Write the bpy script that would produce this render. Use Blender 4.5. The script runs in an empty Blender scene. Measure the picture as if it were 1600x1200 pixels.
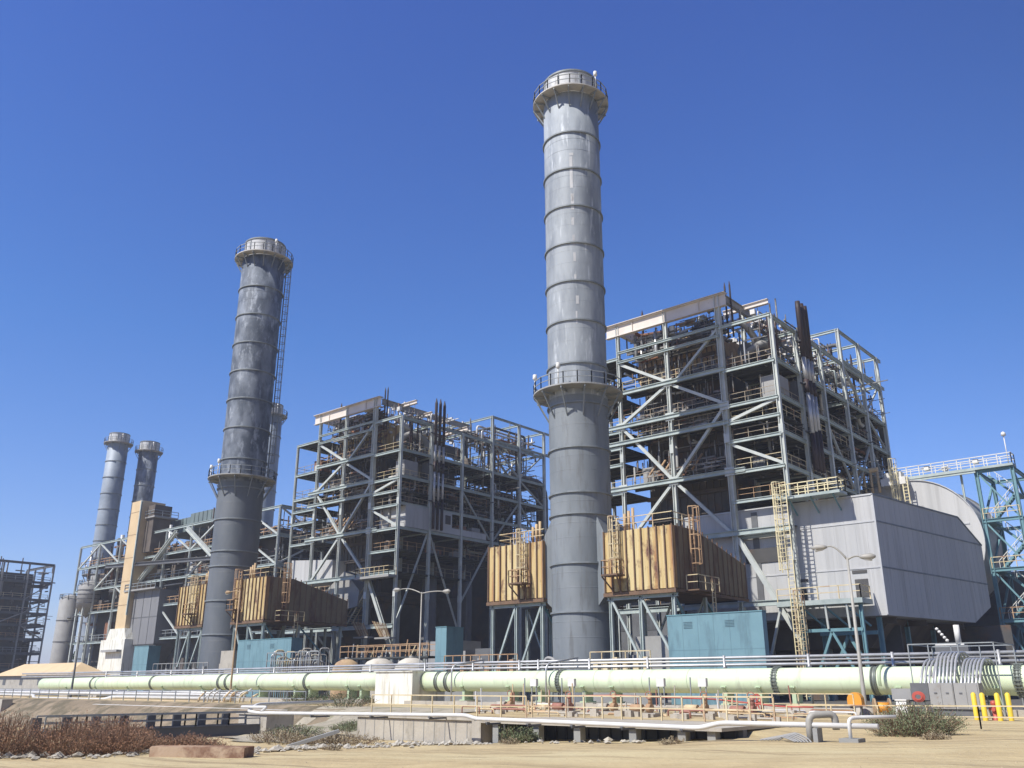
import bpy, math, random
from mathutils import Vector, Matrix
R = math.radians
HAZE = 0.00042
sc = bpy.context.scene
col = sc.collection
PI = math.pi

# ------------------------------------------------------------------ camera
cd = bpy.data.cameras.new("camera")
cam = bpy.data.objects.new("camera", cd)
col.objects.link(cam)
cam.location = (0, 0, 1.7)
cam.rotation_euler = (R(90 + 18.83), 0, R(40.7))
cd.sensor_width = 36
cd.lens = 1372 / 1600 * 36
cd.clip_start = 0.1
cd.clip_end = 8000
sc.camera = cam

# ------------------------------------------------------------------ sky and sun
SUN_EL = R(49)
SUN_AZ = math.atan2(-0.242, -0.970)          # compass style: angle from +Y towards +X
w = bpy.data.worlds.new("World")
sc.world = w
w.use_nodes = True
nt = w.node_tree
for n in list(nt.nodes): nt.nodes.remove(n)
sky = nt.nodes.new("ShaderNodeTexSky"); sky.sky_type = 'NISHITA'
sky.sun_disc = False
sky.sun_elevation = SUN_EL
sky.sun_rotation = SUN_AZ
sky.altitude = 0
sky.air_density = 1.0
sky.dust_density = 0.3
sky.ozone_density = 3.5
bg = nt.nodes.new("ShaderNodeBackground"); bg.inputs[1].default_value = 0.14
wo = nt.nodes.new("ShaderNodeOutputWorld")
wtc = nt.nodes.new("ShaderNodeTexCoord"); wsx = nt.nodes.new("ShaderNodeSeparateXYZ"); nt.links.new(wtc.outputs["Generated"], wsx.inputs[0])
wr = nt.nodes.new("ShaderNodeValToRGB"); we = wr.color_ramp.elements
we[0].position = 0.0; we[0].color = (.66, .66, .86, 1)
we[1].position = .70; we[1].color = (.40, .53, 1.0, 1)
wz = we.new(.92); wz.color = (.16, .22, .42, 1)  # sky overhead darkened on purpose to weaken the fill in shade
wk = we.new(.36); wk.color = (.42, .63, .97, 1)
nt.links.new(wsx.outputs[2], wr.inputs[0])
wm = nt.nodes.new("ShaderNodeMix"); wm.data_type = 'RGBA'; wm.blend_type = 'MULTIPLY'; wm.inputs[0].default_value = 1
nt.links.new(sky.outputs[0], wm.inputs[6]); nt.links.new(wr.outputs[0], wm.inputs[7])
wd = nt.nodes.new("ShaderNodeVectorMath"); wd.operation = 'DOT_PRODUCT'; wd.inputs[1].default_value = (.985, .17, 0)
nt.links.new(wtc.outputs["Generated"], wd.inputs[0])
wq = nt.nodes.new("ShaderNodeMapRange"); wq.inputs[1].default_value = -.12; wq.inputs[2].default_value = .60; wq.inputs[3].default_value = 1.0; wq.inputs[4].default_value = .52  # sky on the +X side dimmed artificially, so shaded faces get less fill
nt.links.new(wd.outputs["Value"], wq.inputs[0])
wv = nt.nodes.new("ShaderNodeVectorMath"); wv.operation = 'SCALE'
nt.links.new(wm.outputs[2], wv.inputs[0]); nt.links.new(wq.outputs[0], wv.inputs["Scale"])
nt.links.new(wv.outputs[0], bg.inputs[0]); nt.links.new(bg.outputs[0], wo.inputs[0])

sl = bpy.data.lights.new("sun", 'SUN'); sl.energy = 4.7; sl.angle = R(0.5); sl.color = (1, 0.96, 0.88)
so = bpy.data.objects.new("sun", sl); col.objects.link(so)
sd = Vector((math.sin(SUN_AZ) * math.cos(SUN_EL), math.cos(SUN_AZ) * math.cos(SUN_EL), math.sin(SUN_EL)))
so.rotation_euler = sd.to_track_quat('Z', 'Y').to_euler()
so.location = (0, -20, 80)

sc.view_settings.view_transform = 'Standard'
sc.view_settings.look = 'None'
sc.view_settings.gamma = 1
sc.view_settings.exposure = 0.35

# ------------------------------------------------------------------ materials
MATS = {}
def mat(name, c1, c2=None, rough=0.6, metal=0.0, scale=1.2, stretch=(1, 1, 1), c3=None, c3_at=0.62, c3_w=0.06, scale3=0.7, stretch3=None, bump=0.0, bscale=8.0, lo=0.35, hi=0.65):
    if name in MATS: return MATS[name]
    m = bpy.data.materials.new(name); m.use_nodes = True
    t = m.node_tree; N = t.nodes; L = t.links
    b = N["Principled BSDF"]
    b.inputs["Roughness"].default_value = rough
    b.inputs["Metallic"].default_value = metal
    if c2 is None: c2 = tuple(x * 0.8 for x in c1)
    tc = N.new("ShaderNodeTexCoord")
    mp = N.new("ShaderNodeMapping"); mp.inputs[3].default_value = stretch
    L.new(tc.outputs["Object"], mp.inputs[0])
    nz = N.new("ShaderNodeTexNoise"); nz.inputs["Scale"].default_value = scale; nz.inputs["Detail"].default_value = 6; nz.inputs["Roughness"].default_value = 0.6
    L.new(mp.outputs[0], nz.inputs[0])
    rp = N.new("ShaderNodeValToRGB")
    rp.color_ramp.elements[0].position = lo; rp.color_ramp.elements[0].color = (*c1, 1)
    rp.color_ramp.elements[1].position = hi; rp.color_ramp.elements[1].color = (*c2, 1)
    L.new(nz.outputs[0], rp.inputs[0])
    out = rp.outputs[0]
    if c3:
        mp3 = N.new("ShaderNodeMapping"); mp3.inputs[3].default_value = stretch3 or stretch; mp3.inputs[1].default_value = (13.7, 4.1, 7.3)
        L.new(tc.outputs["Object"], mp3.inputs[0])
        n3 = N.new("ShaderNodeTexNoise"); n3.inputs["Scale"].default_value = scale3; n3.inputs["Detail"].default_value = 8; n3.inputs["Roughness"].default_value = 0.65
        L.new(mp3.outputs[0], n3.inputs[0])
        r3 = N.new("ShaderNodeMapRange"); r3.inputs[1].default_value = c3_at - c3_w; r3.inputs[2].default_value = c3_at + c3_w
        L.new(n3.outputs[0], r3.inputs[0])
        mx = N.new("ShaderNodeMix"); mx.data_type = 'RGBA'
        L.new(r3.outputs[0], mx.inputs[0]); L.new(out, mx.inputs[6]); mx.inputs[7].default_value = (*c3, 1)
        out = mx.outputs[2]
    L.new(out, b.inputs["Base Color"])
    if bump:
        nb = N.new("ShaderNodeTexNoise"); nb.inputs["Scale"].default_value = bscale; nb.inputs["Detail"].default_value = 5
        L.new(tc.outputs["Object"], nb.inputs[0])
        bp = N.new("ShaderNodeBump"); bp.inputs["Strength"].default_value = bump; bp.inputs["Distance"].default_value = 0.1
        L.new(nb.outputs[0], bp.inputs["Height"]); L.new(bp.outputs[0], b.inputs["Normal"])
    MATS[name] = m
    return m

M = dict(
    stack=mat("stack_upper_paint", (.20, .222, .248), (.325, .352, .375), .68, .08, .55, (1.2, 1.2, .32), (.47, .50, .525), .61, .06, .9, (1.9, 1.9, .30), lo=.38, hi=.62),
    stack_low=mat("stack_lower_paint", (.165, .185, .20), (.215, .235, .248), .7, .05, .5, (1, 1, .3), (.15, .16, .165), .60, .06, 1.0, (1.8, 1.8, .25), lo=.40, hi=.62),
    stack_dark=mat("stack_dark_paint", (.075, .092, .12), (.19, .215, .255), .68, .08, .6, (1, 1, .5), (.31, .34, .385), .60, .06, .75, (1.5, 1.5, .6), lo=.42, hi=.60),
    stack_dark_low=mat("stack_dark_lower_paint", (.105, .12, .135), (.15, .162, .175), .6, .15, .5, (1, 1, .3)),
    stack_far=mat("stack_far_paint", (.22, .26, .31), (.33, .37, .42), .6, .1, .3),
    ring=mat("stack_band_paint", (.16, .18, .19), (.24, .26, .27), .6, .1),
    white=mat("white_paint", (.72, .71, .67), (.62, .60, .56), .5, 0, 1.0, c3=(.40, .36, .30), c3_at=.7, scale3=1.5, stretch3=(1, 1, .3)),
    rim=mat("white_cap_metal", (.58, .58, .57), (.40, .40, .40), .6, .1, 1.2, (1, 1, .3), c3=(.30, .29, .28), c3_at=.60, c3_w=.05, scale3=1.4, stretch3=(1.5, 1.5, .4)),
    steel=mat("pale_green_steel", (.43, .48, .455), (.31, .365, .35), .55, .05, .9, c3=(.20, .15, .11), c3_at=.70, c3_w=.05, scale3=.9),
    steel_col=mat("column_grey_steel", (.54, .56, .52), (.40, .43, .41), .55, .05, .7, c3=(.26, .22, .17), c3_at=.72, c3_w=.05, scale3=1.0),
    teal=mat("teal_steel", (.15, .29, .325), (.115, .23, .26), .55, .05, .9, c3=(.24, .14, .09), c3_at=.71, c3_w=.03, scale3=.8),
    girder=mat("pale_girder_paint", (.70, .63, .56), (.60, .54, .48), .6, 0, .6, c3=(.34, .22, .16), c3_at=.72, c3_w=.04, scale3=1.2),
    rail=mat("cream_rail_paint", (.66, .56, .36), (.55, .44, .25), .55, 0, 1.0, c3=(.35, .20, .12), c3_at=.60, c3_w=.06, scale3=.6),
    rail_dim=mat("dim_rail_paint", (.40, .34, .25), (.31, .25, .17), .6, 0, 1.0, c3=(.22, .14, .09), c3_at=.58, c3_w=.06, scale3=.6),
    rail_rust=mat("rusty_rail_paint", (.45, .30, .17), (.33, .19, .10), .7, 0, 1.0),
    rail_grey=mat("grey_rail", (.30, .32, .32), (.24, .26, .27), .6, .1),
    yellow=mat("pale_yellow_ladder", (.76, .67, .42), (.68, .59, .36), .5, 0, .8),
    dark=mat("dark_furnace_plate", (.055, .055, .055), (.085, .08, .078), .8, 0, .5, c3=(.12, .075, .05), c3_at=.6, scale3=.4),
    brown=mat("brown_casing", (.13, .105, .085), (.085, .07, .06), .8, 0, .5),
    tan=mat("tan_casing", (.50, .36, .20), (.38, .25, .14), .75, 0, .5, c3=(.17, .09, .06), c3_at=.6, c3_w=.08, scale3=.35, stretch3=(1, 1, .6)),
    grating=mat("floor_grating", (.07, .075, .075), (.045, .05, .05), .8, .1, 1.0),
    dgrey=mat("dark_grey_equipment", (.13, .135, .14), (.10, .10, .105), .7, 0, .7),
    mgrey=mat("mid_grey_equipment", (.33, .325, .31), (.27, .265, .255), .7, 0, .7, c3=(.2, .15, .11), c3_at=.68, scale3=.9),
    clad=mat("grey_cladding", (.50, .495, .485), (.42, .42, .415), .6, .03, .9, (1.1, .25, .03), (.37, .365, .355), .60, .08, .8, (2.2, 1.2, .10)),
    clad_seam=mat("cladding_seam", (.50, .50, .50), (.44, .44, .44), .5, .1),
    insul=mat("silver_insulation", (.55, .55, .55), (.42, .42, .42), .42, .45, 1.2, c3=(.30, .25, .2), c3_at=.68, scale3=.8),
    pipe_dark=mat("dark_pipe", (.10, .105, .11), (.07, .07, .075), .6, .2),
    pipe_rust=mat("rusty_pipe", (.28, .13, .07), (.17, .08, .05), .8, 0),
    pipe_white=mat("white_pipe", (.66, .65, .62), (.56, .55, .53), .5, 0),
    silencer=mat("dark_red_pipe", (.045, .024, .024), (.028, .02, .022), .6, .1),
    rust_box=None, 
    box_blue=mat("blue_green_sheet", (.175, .30, .335), (.15, .265, .30), .5, .05, .5, c3=(.125, .215, .245), c3_at=.57, c3_w=.06, scale3=.9, stretch3=(1.6, 1, .35)),
    roof_teal=mat("pale_teal_sheet", (.17, .215, .215), (.13, .165, .165), .6, 0, .3),
    plat=mat("platform_plate", (.36, .36, .35), (.27, .27, .265), .7, 0, .8),
    plat_top=mat("platform_plate_pale", (.50, .48, .45), (.36, .34, .31), .7, 0, .9),
    hop=mat("tan_brown_sheet", (.27, .22, .16), (.20, .16, .12), .8, 0, .6),
    flank=mat("shaded_rusty_sheet", (.23, .18, .11), (.16, .125, .08), .85, 0, .6, (1, 1, .15), c3=(.12, .06, .04), c3_at=.55, c3_w=.08, scale3=.7, stretch3=(1, 1, .4)),  # rusty sheet darkened: shade of the casing's unlit side is in its colour
    dome=mat("cream_tank_paint", (.58, .54, .46), (.48, .44, .37), .7, 0, .8, c3=(.3, .22, .15), c3_at=.62, scale3=1.2),
    red_dull=mat("faded_red_paint", (.36, .17, .12), (.28, .12, .09), .7, 0, 1.5),
    box_dk=mat("blue_green_joint", (.13, .225, .255), (.11, .19, .22), .6),
    pebble=mat("sand_pebble", (.42, .34, .22), (.30, .24, .15), .95, 0, 2.0),
    mixed=mat("mixed_pipework", (.04, .04, .04), (.32, .31, .29), .65, .05, .8, (1, 1, 1), c3=(.20, .10, .06), c3_at=.58, c3_w=.04, scale3=.7, lo=.42, hi=.64),
    green=mat("pale_green_pipe_paint", (.64, .73, .51), (.57, .655, .45), .6, 0, .5, c3=(.46, .50, .36), c3_at=.60, c3_w=.07, scale3=1.6, stretch3=(1.6, .3, .3)),
    green_dark=mat("pale_green_saddle", (.46, .55, .36), (.38, .46, .30), .5, 0),
    coupling=mat("grey_coupling", (.24, .26, .22), (.17, .19, .17), .5, .4),
    conc=mat("concrete", (.46, .42, .35), (.38, .345, .29), .9, 0, .8, c3=(.30, .27, .22), c3_at=.6, scale3=1.6, stretch3=(1, 1, .4), bump=.15),
    conc_white=mat("whitewashed_concrete", (.74, .73, .66), (.66, .65, .57), .85, 0, .7, c3=(.48, .45, .36), c3_at=.58, c3_w=.07, scale3=1.1, stretch3=(2.2, 2.2, .25), bump=.1),
    conc_grey=mat("grey_concrete", (.30, .30, .285), (.25, .25, .24), .9, 0, .6, bump=.1),
    orange=mat("orange_paint", (.75, .33, .04), (.65, .27, .03), .5),
    red=mat("red_paint", (.50, .10, .07), (.38, .07, .05), .5),
    bollard=mat("yellow_bollard_paint", (.80, .58, .05), (.70, .48, .04), .5),
    beige=mat("beige_sheet", (.64, .485, .29), (.56, .415, .24), .7, 0, .4),
    wood=mat("cable_drum_wood", (.38, .27, .16), (.28, .19, .11), .8),
    glass=mat("lamp_glass", (.55, .56, .55), (.5, .5, .5), .25),
    lampgrey=mat("lamp_post_grey", (.38, .36, .32), (.30, .29, .26), .6, .1),
    rustplate=mat("rusty_plate", (.34, .215, .14), (.20, .11, .07), .85, 0, .9, c3=(.44, .32, .22), c3_at=.55, c3_w=.06, scale3=.9, bump=.2),
    bark=mat("stem_bark", (.20, .13, .085), (.14, .09, .06), .9),
    brush=mat("dry_brush_leaf", (.36, .20, .115), (.24, .125, .07), .9, 0, 2.0),
    brush2=mat("pale_brush_leaf", (.34, .28, .18), (.24, .19, .12), .9, 0, 2.0),
    leaf=mat("grey_green_leaf", (.13, .16, .075), (.20, .22, .12), .8, 0, 2.0),
    leaf2=mat("dark_green_leaf", (.05, .085, .03), (.085, .11, .05), .8, 0, 2.0),
    rock=mat("pale_rock", (.45, .415, .35), (.33, .30, .245), .95, 0, 1.5, bump=.4),
    water=mat("channel_mud", (.10, .085, .06), (.15, .125, .09), .9, 0, 1.0),
)

def rust_mat(name, shade):
    # ribbed casing panels: every panel weathered to its own tan or rust tone, with run marks down it
    m = bpy.data.materials.new(name); m.use_nodes = True
    t = m.node_tree; N = t.nodes; L = t.links; b = N["Principled BSDF"]
    b.inputs["Roughness"].default_value = .8
    tc = N.new("ShaderNodeTexCoord")
    def noise(scale, st, off=(0, 0, 0)):
        mp = N.new("ShaderNodeMapping"); mp.inputs[3].default_value = st; mp.inputs[1].default_value = off
        L.new(tc.outputs["Object"], mp.inputs[0])
        n = N.new("ShaderNodeTexNoise"); n.inputs["Scale"].default_value = scale; n.inputs["Detail"].default_value = 7; n.inputs["Roughness"].default_value = .62
        L.new(mp.outputs[0], n.inputs[0]); return n.outputs[0]
    r = N.new("ShaderNodeValToRGB"); e = r.color_ramp.elements
    e[0].position = .31; e[0].color = (.22 * shade, .095 * shade, .045 * shade, 1)
    e[1].position = .60; e[1].color = (.60 * shade, .485 * shade, .255 * shade, 1)
    k = r.color_ramp.elements.new(.40); k.color = (.38 * shade, .20 * shade, .08 * shade, 1)
    k = r.color_ramp.elements.new(.48); k.color = (.50 * shade, .35 * shade, .145 * shade, 1)
    L.new(noise(.62, (1.9, 1.0, .09), (shade * 3, 0, 0)), r.inputs[0])
    r2 = N.new("ShaderNodeMapRange"); r2.inputs[1].default_value = .53; r2.inputs[2].default_value = .65
    L.new(noise(.9, (1, 1, .55), (7, shade * 5, 2)), r2.inputs[0])
    mx = N.new("ShaderNodeMix"); mx.data_type = 'RGBA'; L.new(r2.outputs[0], mx.inputs[0]); L.new(r.outputs[0], mx.inputs[6]); mx.inputs[7].default_value = (.13, .055, .04, 1)
    r3 = N.new("ShaderNodeMapRange"); r3.inputs[1].default_value = .60; r3.inputs[2].default_value = .70
    L.new(noise(2.6, (1.5, 1.5, .10), (3, 1, 9)), r3.inputs[0])
    mx2 = N.new("ShaderNodeMix"); mx2.data_type = 'RGBA'; L.new(r3.outputs[0], mx2.inputs[0]); L.new(mx.outputs[2], mx2.inputs[6]); mx2.inputs[7].default_value = (.62, .54, .34, 1)
    mx = mx2
    L.new(mx.outputs[2], b.inputs["Base Color"])
    return m
M['rust_box'] = rust_mat("rusty_tan_panels", 1.0)
M['rust_box2'] = rust_mat("rusty_tan_panels_weathered", .93)
M['rib'] = mat("rusty_rib", (.20, .12, .07), (.12, .075, .05), .85)

# ------------------------------------------------------------------ mesh builder
LOC = {}
class MB:
    def __init__(s): s.v = []; s.f = []; s.sm = []
    def add(s, vs, fs, smooth=False):
        o = len(s.v); s.v += [tuple(p) for p in vs]
        for f in fs: s.f.append([i + o for i in f]); s.sm.append(smooth)
        return s
    def box(s, x0, x1, y0, y1, z0, z1):
        if x0 > x1: x0, x1 = x1, x0
        if y0 > y1: y0, y1 = y1, y0
        if z0 > z1: z0, z1 = z1, z0
        return s.add([(x0, y0, z0), (x1, y0, z0), (x1, y1, z0), (x0, y1, z0), (x0, y0, z1), (x1, y0, z1), (x1, y1, z1), (x0, y1, z1)],
                     [(0, 3, 2, 1), (4, 5, 6, 7), (0, 1, 5, 4), (1, 2, 6, 5), (2, 3, 7, 6), (3, 0, 4, 7)])
    def bar(s, p, q, wd, ht=None, up=(0, 0, 1)):
        ht = ht or wd
        p = Vector(p); q = Vector(q); d = q - p
        if d.length < 1e-6: return s
        d.normalize(); u = Vector(up)
        if abs(d.dot(u)) > .98: u = Vector((0, 1, 0))
        a = d.cross(u).normalized(); b = a.cross(d).normalized()
        a = a * wd / 2; b = b * ht / 2
        vs = [p - a - b, p + a - b, p + a + b, p - a + b, q - a - b, q + a - b, q + a + b, q - a + b]
        return s.add(vs, [(0, 3, 2, 1), (4, 5, 6, 7), (0, 1, 5, 4), (1, 2, 6, 5), (2, 3, 7, 6), (3, 0, 4, 7)])
    def hbeam(s, p, q, wd, ht, tk=.05, up=(0, 0, 1)):      # H section: two flanges and a web
        p = Vector(p); q = Vector(q); d = (q - p)
        if d.length < 1e-6: return s
        d.normalize(); u = Vector(up)
        if abs(d.dot(u)) > .98: u = Vector((0, 1, 0))
        a = d.cross(u).normalized(); b = a.cross(d).normalized()
        s.bar(p + b * (ht / 2 - tk / 2), q + b * (ht / 2 - tk / 2), wd, tk, up)
        s.bar(p - b * (ht / 2 - tk / 2), q - b * (ht / 2 - tk / 2), wd, tk, up)
        s.bar(p, q, tk, ht - 2 * tk, up)
        return s
    def tube(s, pts, r, n=8, caps=True, smooth=True):
        pts = [Vector(p) for p in pts]
        rs = r if isinstance(r, (list, tuple)) else [r] * len(pts)
        vs = []; fs = []
        ref = None
        for i, p in enumerate(pts):
            d = (pts[min(i + 1, len(pts) - 1)] - pts[max(i - 1, 0)])
            if d.length < 1e-9: d = Vector((0, 0, 1))
            d.normalize()
            if ref is None:
                ref = Vector((0, 0, 1)) if abs(d.z) < .9 else Vector((1, 0, 0))
            a = (ref - d * ref.dot(d))
            if a.length < 1e-4:
                ref = Vector((0, 1, 0)); a = ref - d * ref.dot(d)
            a.normalize(); b = d.cross(a); ref = a
            for k in range(n):
                t = 2 * PI * k / n
                vs.append(p + (a * math.cos(t) + b * math.sin(t)) * rs[i])
        for i in range(len(pts) - 1):
            for k in range(n):
                k2 = (k + 1) % n
                fs.append((i * n + k, i * n + k2, (i + 1) * n + k2, (i + 1) * n + k))
        s.add(vs, fs, smooth)
        if caps:
            o = len(s.v) - len(vs)
            s.f.append([o + k for k in range(n)][::-1]); s.sm.append(False)
            o2 = o + (len(pts) - 1) * n
            s.f.append([o2 + k for k in range(n)]); s.sm.append(False)
        return s
    def path(s, pts, r, n=8, fil=None):
        pts = [Vector(p) for p in pts]; out = [pts[0]]
        for i in range(1, len(pts) - 1):
            a, b, c = pts[i - 1], pts[i], pts[i + 1]
            fl = min(fil or r * 3, (b - a).length * .45, (c - b).length * .45)
            p0 = b + (a - b).normalized() * fl; p1 = b + (c - b).normalized() * fl
            for k in range(5):
                t = k / 4
                out.append(p0 * (1 - t) ** 2 + b * 2 * t * (1 - t) + p1 * t * t)
        out.append(pts[-1])
        return s.tube(out, r, n)
    def lathe(s, prof, cx, cy, n=48, a0=0, a1=2 * PI, smooth=True, flat=False):
        full = abs(a1 - a0 - 2 * PI) < 1e-6
        m = n if full else n + 1
        vs = []; fs = []
        for (r, z) in prof:
            for k in range(m):
                t = a0 + (a1 - a0) * k / n
                vs.append((cx + r * math.cos(t), cy + r * math.sin(t), z))
        for i in range(len(prof) - 1):
            for k in range(n):
                k2 = (k + 1) % m if full else k + 1
                fs.append((i * m + k, i * m + k2, (i + 1) * m + k2, (i + 1) * m + k))
        return s.add(vs, fs, smooth)
    def prism(s, poly, axis, a, b):
        # poly of 2D points extruded along an axis from a to b
        def p3(p, t):
            return (t, p[0], p[1]) if axis == 'x' else ((p[0], t, p[1]) if axis == 'y' else (p[0], p[1], t))
        n = len(poly)
        vs = [p3(p, a) for p in poly] + [p3(p, b) for p in poly]
        fs = [list(range(n))[::-1], [n + i for i in range(n)]] + [(i, (i + 1) % n, n + (i + 1) % n, n + i) for i in range(n)]
        return s.add(vs, fs)
    def build(s, name, m, parent=None, loc=None):
        me = bpy.data.meshes.new(name)
        o0 = Vector((0, 0, 0))
        if parent is not None: o0 = LOC[parent.name]
        elif loc is not None: o0 = Vector(loc)
        me.from_pydata([(p[0] - o0.x, p[1] - o0.y, p[2] - o0.z) for p in s.v], [], s.f)
        me.polygons.foreach_set('use_smooth', s.sm)
        me.materials.append(m)
        me.update()
        o = bpy.data.objects.new(name, me); col.objects.link(o)
        if parent is not None: o.parent = parent
        else: o.location = o0
        LOC[o.name] = o0
        return o

def tag(o, label=None, cat=None, group=None, kind=None):
    if label: o['label'] = label
    if cat: o['category'] = cat
    if group: o['group'] = group
    if kind: o['kind'] = kind
    return o
def thing(name, label, cat, loc, group=None):
    o = bpy.data.objects.new(name, None); col.objects.link(o)
    o.location = loc; o.empty_display_size = .3
    LOC[o.name] = Vector(loc)
    return tag(o, label, cat, group)
def copy_tree(o, parent=None, d=(0, 0, 0)):
    c = o.copy(); col.objects.link(c)
    if parent is None: c.location = Vector(o.location) + Vector(d)
    else: c.parent = parent
    for ch in o.children: copy_tree(ch, c)
    return c

def railing(mb, pts, h=1.07, sp=1.7, r=.032, closed=False, mid=True, toe=False):
    pts = [Vector(p) for p in pts]
    if closed: pts = pts + [pts[0]]
    for a, b in zip(pts[:-1], pts[1:]):
        L = (b - a).length
        if L < .05: continue
        n = max(1, round(L / sp))
        for k in range(n + 1):
            p = a.lerp(b, k / n); mb.bar(p, p + Vector((0, 0, h)), r * 2)
        mb.bar(a + Vector((0, 0, h)), b + Vector((0, 0, h)), r * 2)
        if mid: mb.bar(a + Vector((0, 0, h * .52)), b + Vector((0, 0, h * .52)), r * 1.7)
        if toe: mb.bar(a + Vector((0, 0, .07)), b + Vector((0, 0, .07)), .02, .14)
    return mb
def ladder(mb, x, y, z0, z1, w=.5, dirv=(0, -1), cage_from=None, r=.035):
    # ladder standing at x,y; dirv is the side the climber (and the cage) is on
    dx, dy = dirv; tx, ty = -dy, dx
    for s in (-1, 1):
        mb.bar((x + tx * w / 2 * s, y + ty * w / 2 * s, z0), (x + tx * w / 2 * s, y + ty * w / 2 * s, z1), r * 2)
    z = z0 + .3
    while z < z1:
        mb.bar((x - tx * w / 2, y - ty * w / 2, z), (x + tx * w / 2, y + ty * w / 2, z), r * 1.2); z += .36
    if cage_from is not None:
        cr = .42
        def cp(t, z): 
            a = PI * t
            return (x + tx * math.cos(a) * cr + dx * math.sin(a) * cr * 1.7, y + ty * math.cos(a) * cr + dy * math.sin(a) * cr * 1.7, z)
        z = cage_from
        while z <= z1 + .9:
            for k in range(6): mb.bar(cp(k / 6, z), cp((k + 1) / 6, z), .03, .07)
            z += 1.1
        for k in range(7): mb.bar(cp(k / 6, cage_from), cp(k / 6, z - 1.1), .035)
    return mb

# ------------------------------------------------------------------ ground
def sstep(a, b, t):
    t = max(0., min(1., (t - a) / (b - a))); return t * t * (3 - 2 * t)
def bumpy(x, y):
    return .035 * math.sin(y * 4.3 + .25 * x + 1.5 * math.sin(.3 * x)) * math.sin(.45 * x + .8 * y) + .05 * math.sin(x * .7 + 1.3 * math.sin(y * .4)) + .04 * math.sin(y * 1.1 + x * .37) + .02 * math.sin(2.3 * x - 1.7 * y)
def zdirt(x, y):
    z = .46 + .042 * x + .010 * (y - 30)
    lo = -1.0
    if z < lo + .3: z = lo + .3 * math.exp((z - lo - .3) / .3)
    return z
def zg(x, y):
    d = zdirt(x, y) + bumpy(x, y) * .6 * (1 - sstep(31, 36, y))
    yard = .05 + .25 * sstep(31, 43, y)
    if x > -15.8: t = sstep(29.5, 36.5, y)
    elif x > -35.9: t = sstep(31.6, 32.0, y)
    else:
        t = sstep(27.5, 40, y)
        ch = sstep(-43, -50, x) * sstep(22, 29, y) * (1 - sstep(37, 42, y))
        d = d - 1.3 * ch
        t = t * (1 - ch) + ch * sstep(34, 41, y)
        d += bumpy(x * 2.1, y * 1.9) * 1.5 * (1 - t) * sstep(25, 29, y)
    return d * (1 - t) + yard * t
def ground():
    xs = [-4000, -1500, -700, -400, -300, -220, -180, -150] + [-130 + i * 1.0 for i in range(150)] + [24, 32, 50, 100, 300, 1000, 4000]
    ys = [-400, -100, -30, -10] + [-4 + .6 * i for i in range(90)] + [52, 56, 62, 70, 90, 130, 200, 400, 1000, 2500, 6000]
    vs = [(x, y, zg(x, y)) for y in ys for x in xs]
    nx = len(xs)
    fs = [(j * nx + i, j * nx + i + 1, (j + 1) * nx + i + 1, (j + 1) * nx + i) for j in range(len(ys) - 1) for i in range(nx - 1)]
    mb = MB(); mb.add(vs, fs, True)
    m = mat("sandy_ground", (.50, .395, .215), (.42, .325, .175), .95, 0, .55, c3=(.52, .44, .255), c3_at=.56, c3_w=.10, scale3=.12, stretch3=(.6, 1.6, 1), bump=.5, bscale=5)
    o = mb.build("ground", m); tag(o, kind="structure")
    N = m.node_tree.nodes; L = m.node_tree.links; b = N["Principled BSDF"]; src = b.inputs["Base Color"].links[0].from_socket
    tc = N.new("ShaderNodeTexCoord"); mp = N.new("ShaderNodeMapping"); mp.inputs[2].default_value = (0, 0, R(12)); mp.inputs[3].default_value = (.05, 1.5, 1)
    n = N.new("ShaderNodeTexNoise"); n.inputs["Scale"].default_value = 1.1; n.inputs["Detail"].default_value = 9; n.inputs["Roughness"].default_value = .7
    rg = N.new("ShaderNodeMapRange"); rg.inputs[1].default_value = .50; rg.inputs[2].default_value = .62; rg.inputs[4].default_value = 1.0
    mx = N.new("ShaderNodeMix"); mx.data_type = 'RGBA'; mx.inputs[7].default_value = (.31, .235, .13, 1)
    L.new(tc.outputs["Object"], mp.inputs[0]); L.new(mp.outputs[0], n.inputs[0]); L.new(n.outputs[0], rg.inputs[0]); L.new(rg.outputs[0], mx.inputs[0]); L.new(src, mx.inputs[6]); L.new(mx.outputs[2], b.inputs["Base Color"])
    mb = MB(); mb.add([(-400, 50, .306), (60, 50, .306), (60, 300, .306), (-400, 300, .306)], [(0, 1, 2, 3)])
    o = mb.build("yard", mat("yard_asphalt", (.12, .115, .105), (.085, .08, .075), .95, 0, .3), None); tag(o, kind="structure")
ground()

# ------------------------------------------------------------------ chimneys
def ring_platform(parent, cx, cy, z, ri, ro, mats, nb=16, drop=1.5, white_under=True, lift=1.07):
    p = MB()
    p.lathe([(ri, z + .06), (ro, z + .06), (ro, z + .18), (ri, z + .18), (ri, z + .06)], cx, cy, 48, smooth=False)
    plat = p.build("platform", mats[0], parent)
    r = MB()
    n = 20
    pts = [(cx + (ro - .06) * math.cos(2 * PI * k / n), cy + (ro - .06) * math.sin(2 * PI * k / n), z + .18) for k in range(n)]
    railing(r, pts, lift, 2.5, .035, closed=True)
    r.build("railing", mats[1], plat)
    for k in range(nb):
        a = 2 * PI * (k + .5) / nb
        c, s = math.cos(a), math.sin(a)
        b = MB()
        b.bar((cx + ri * c, cy + ri * s, z - .13), (cx + (ro - .02) * c, cy + (ro - .02) * s, z - .13), .09, .16)
        b.bar((cx + (ro - .15) * c, cy + (ro - .15) * s, z - .16), (cx + (ri + .02) * c, cy + (ri + .02) * s, z - drop), .09, .12)
        b.build("bracket", mats[2], plat)
    return plat
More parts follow.
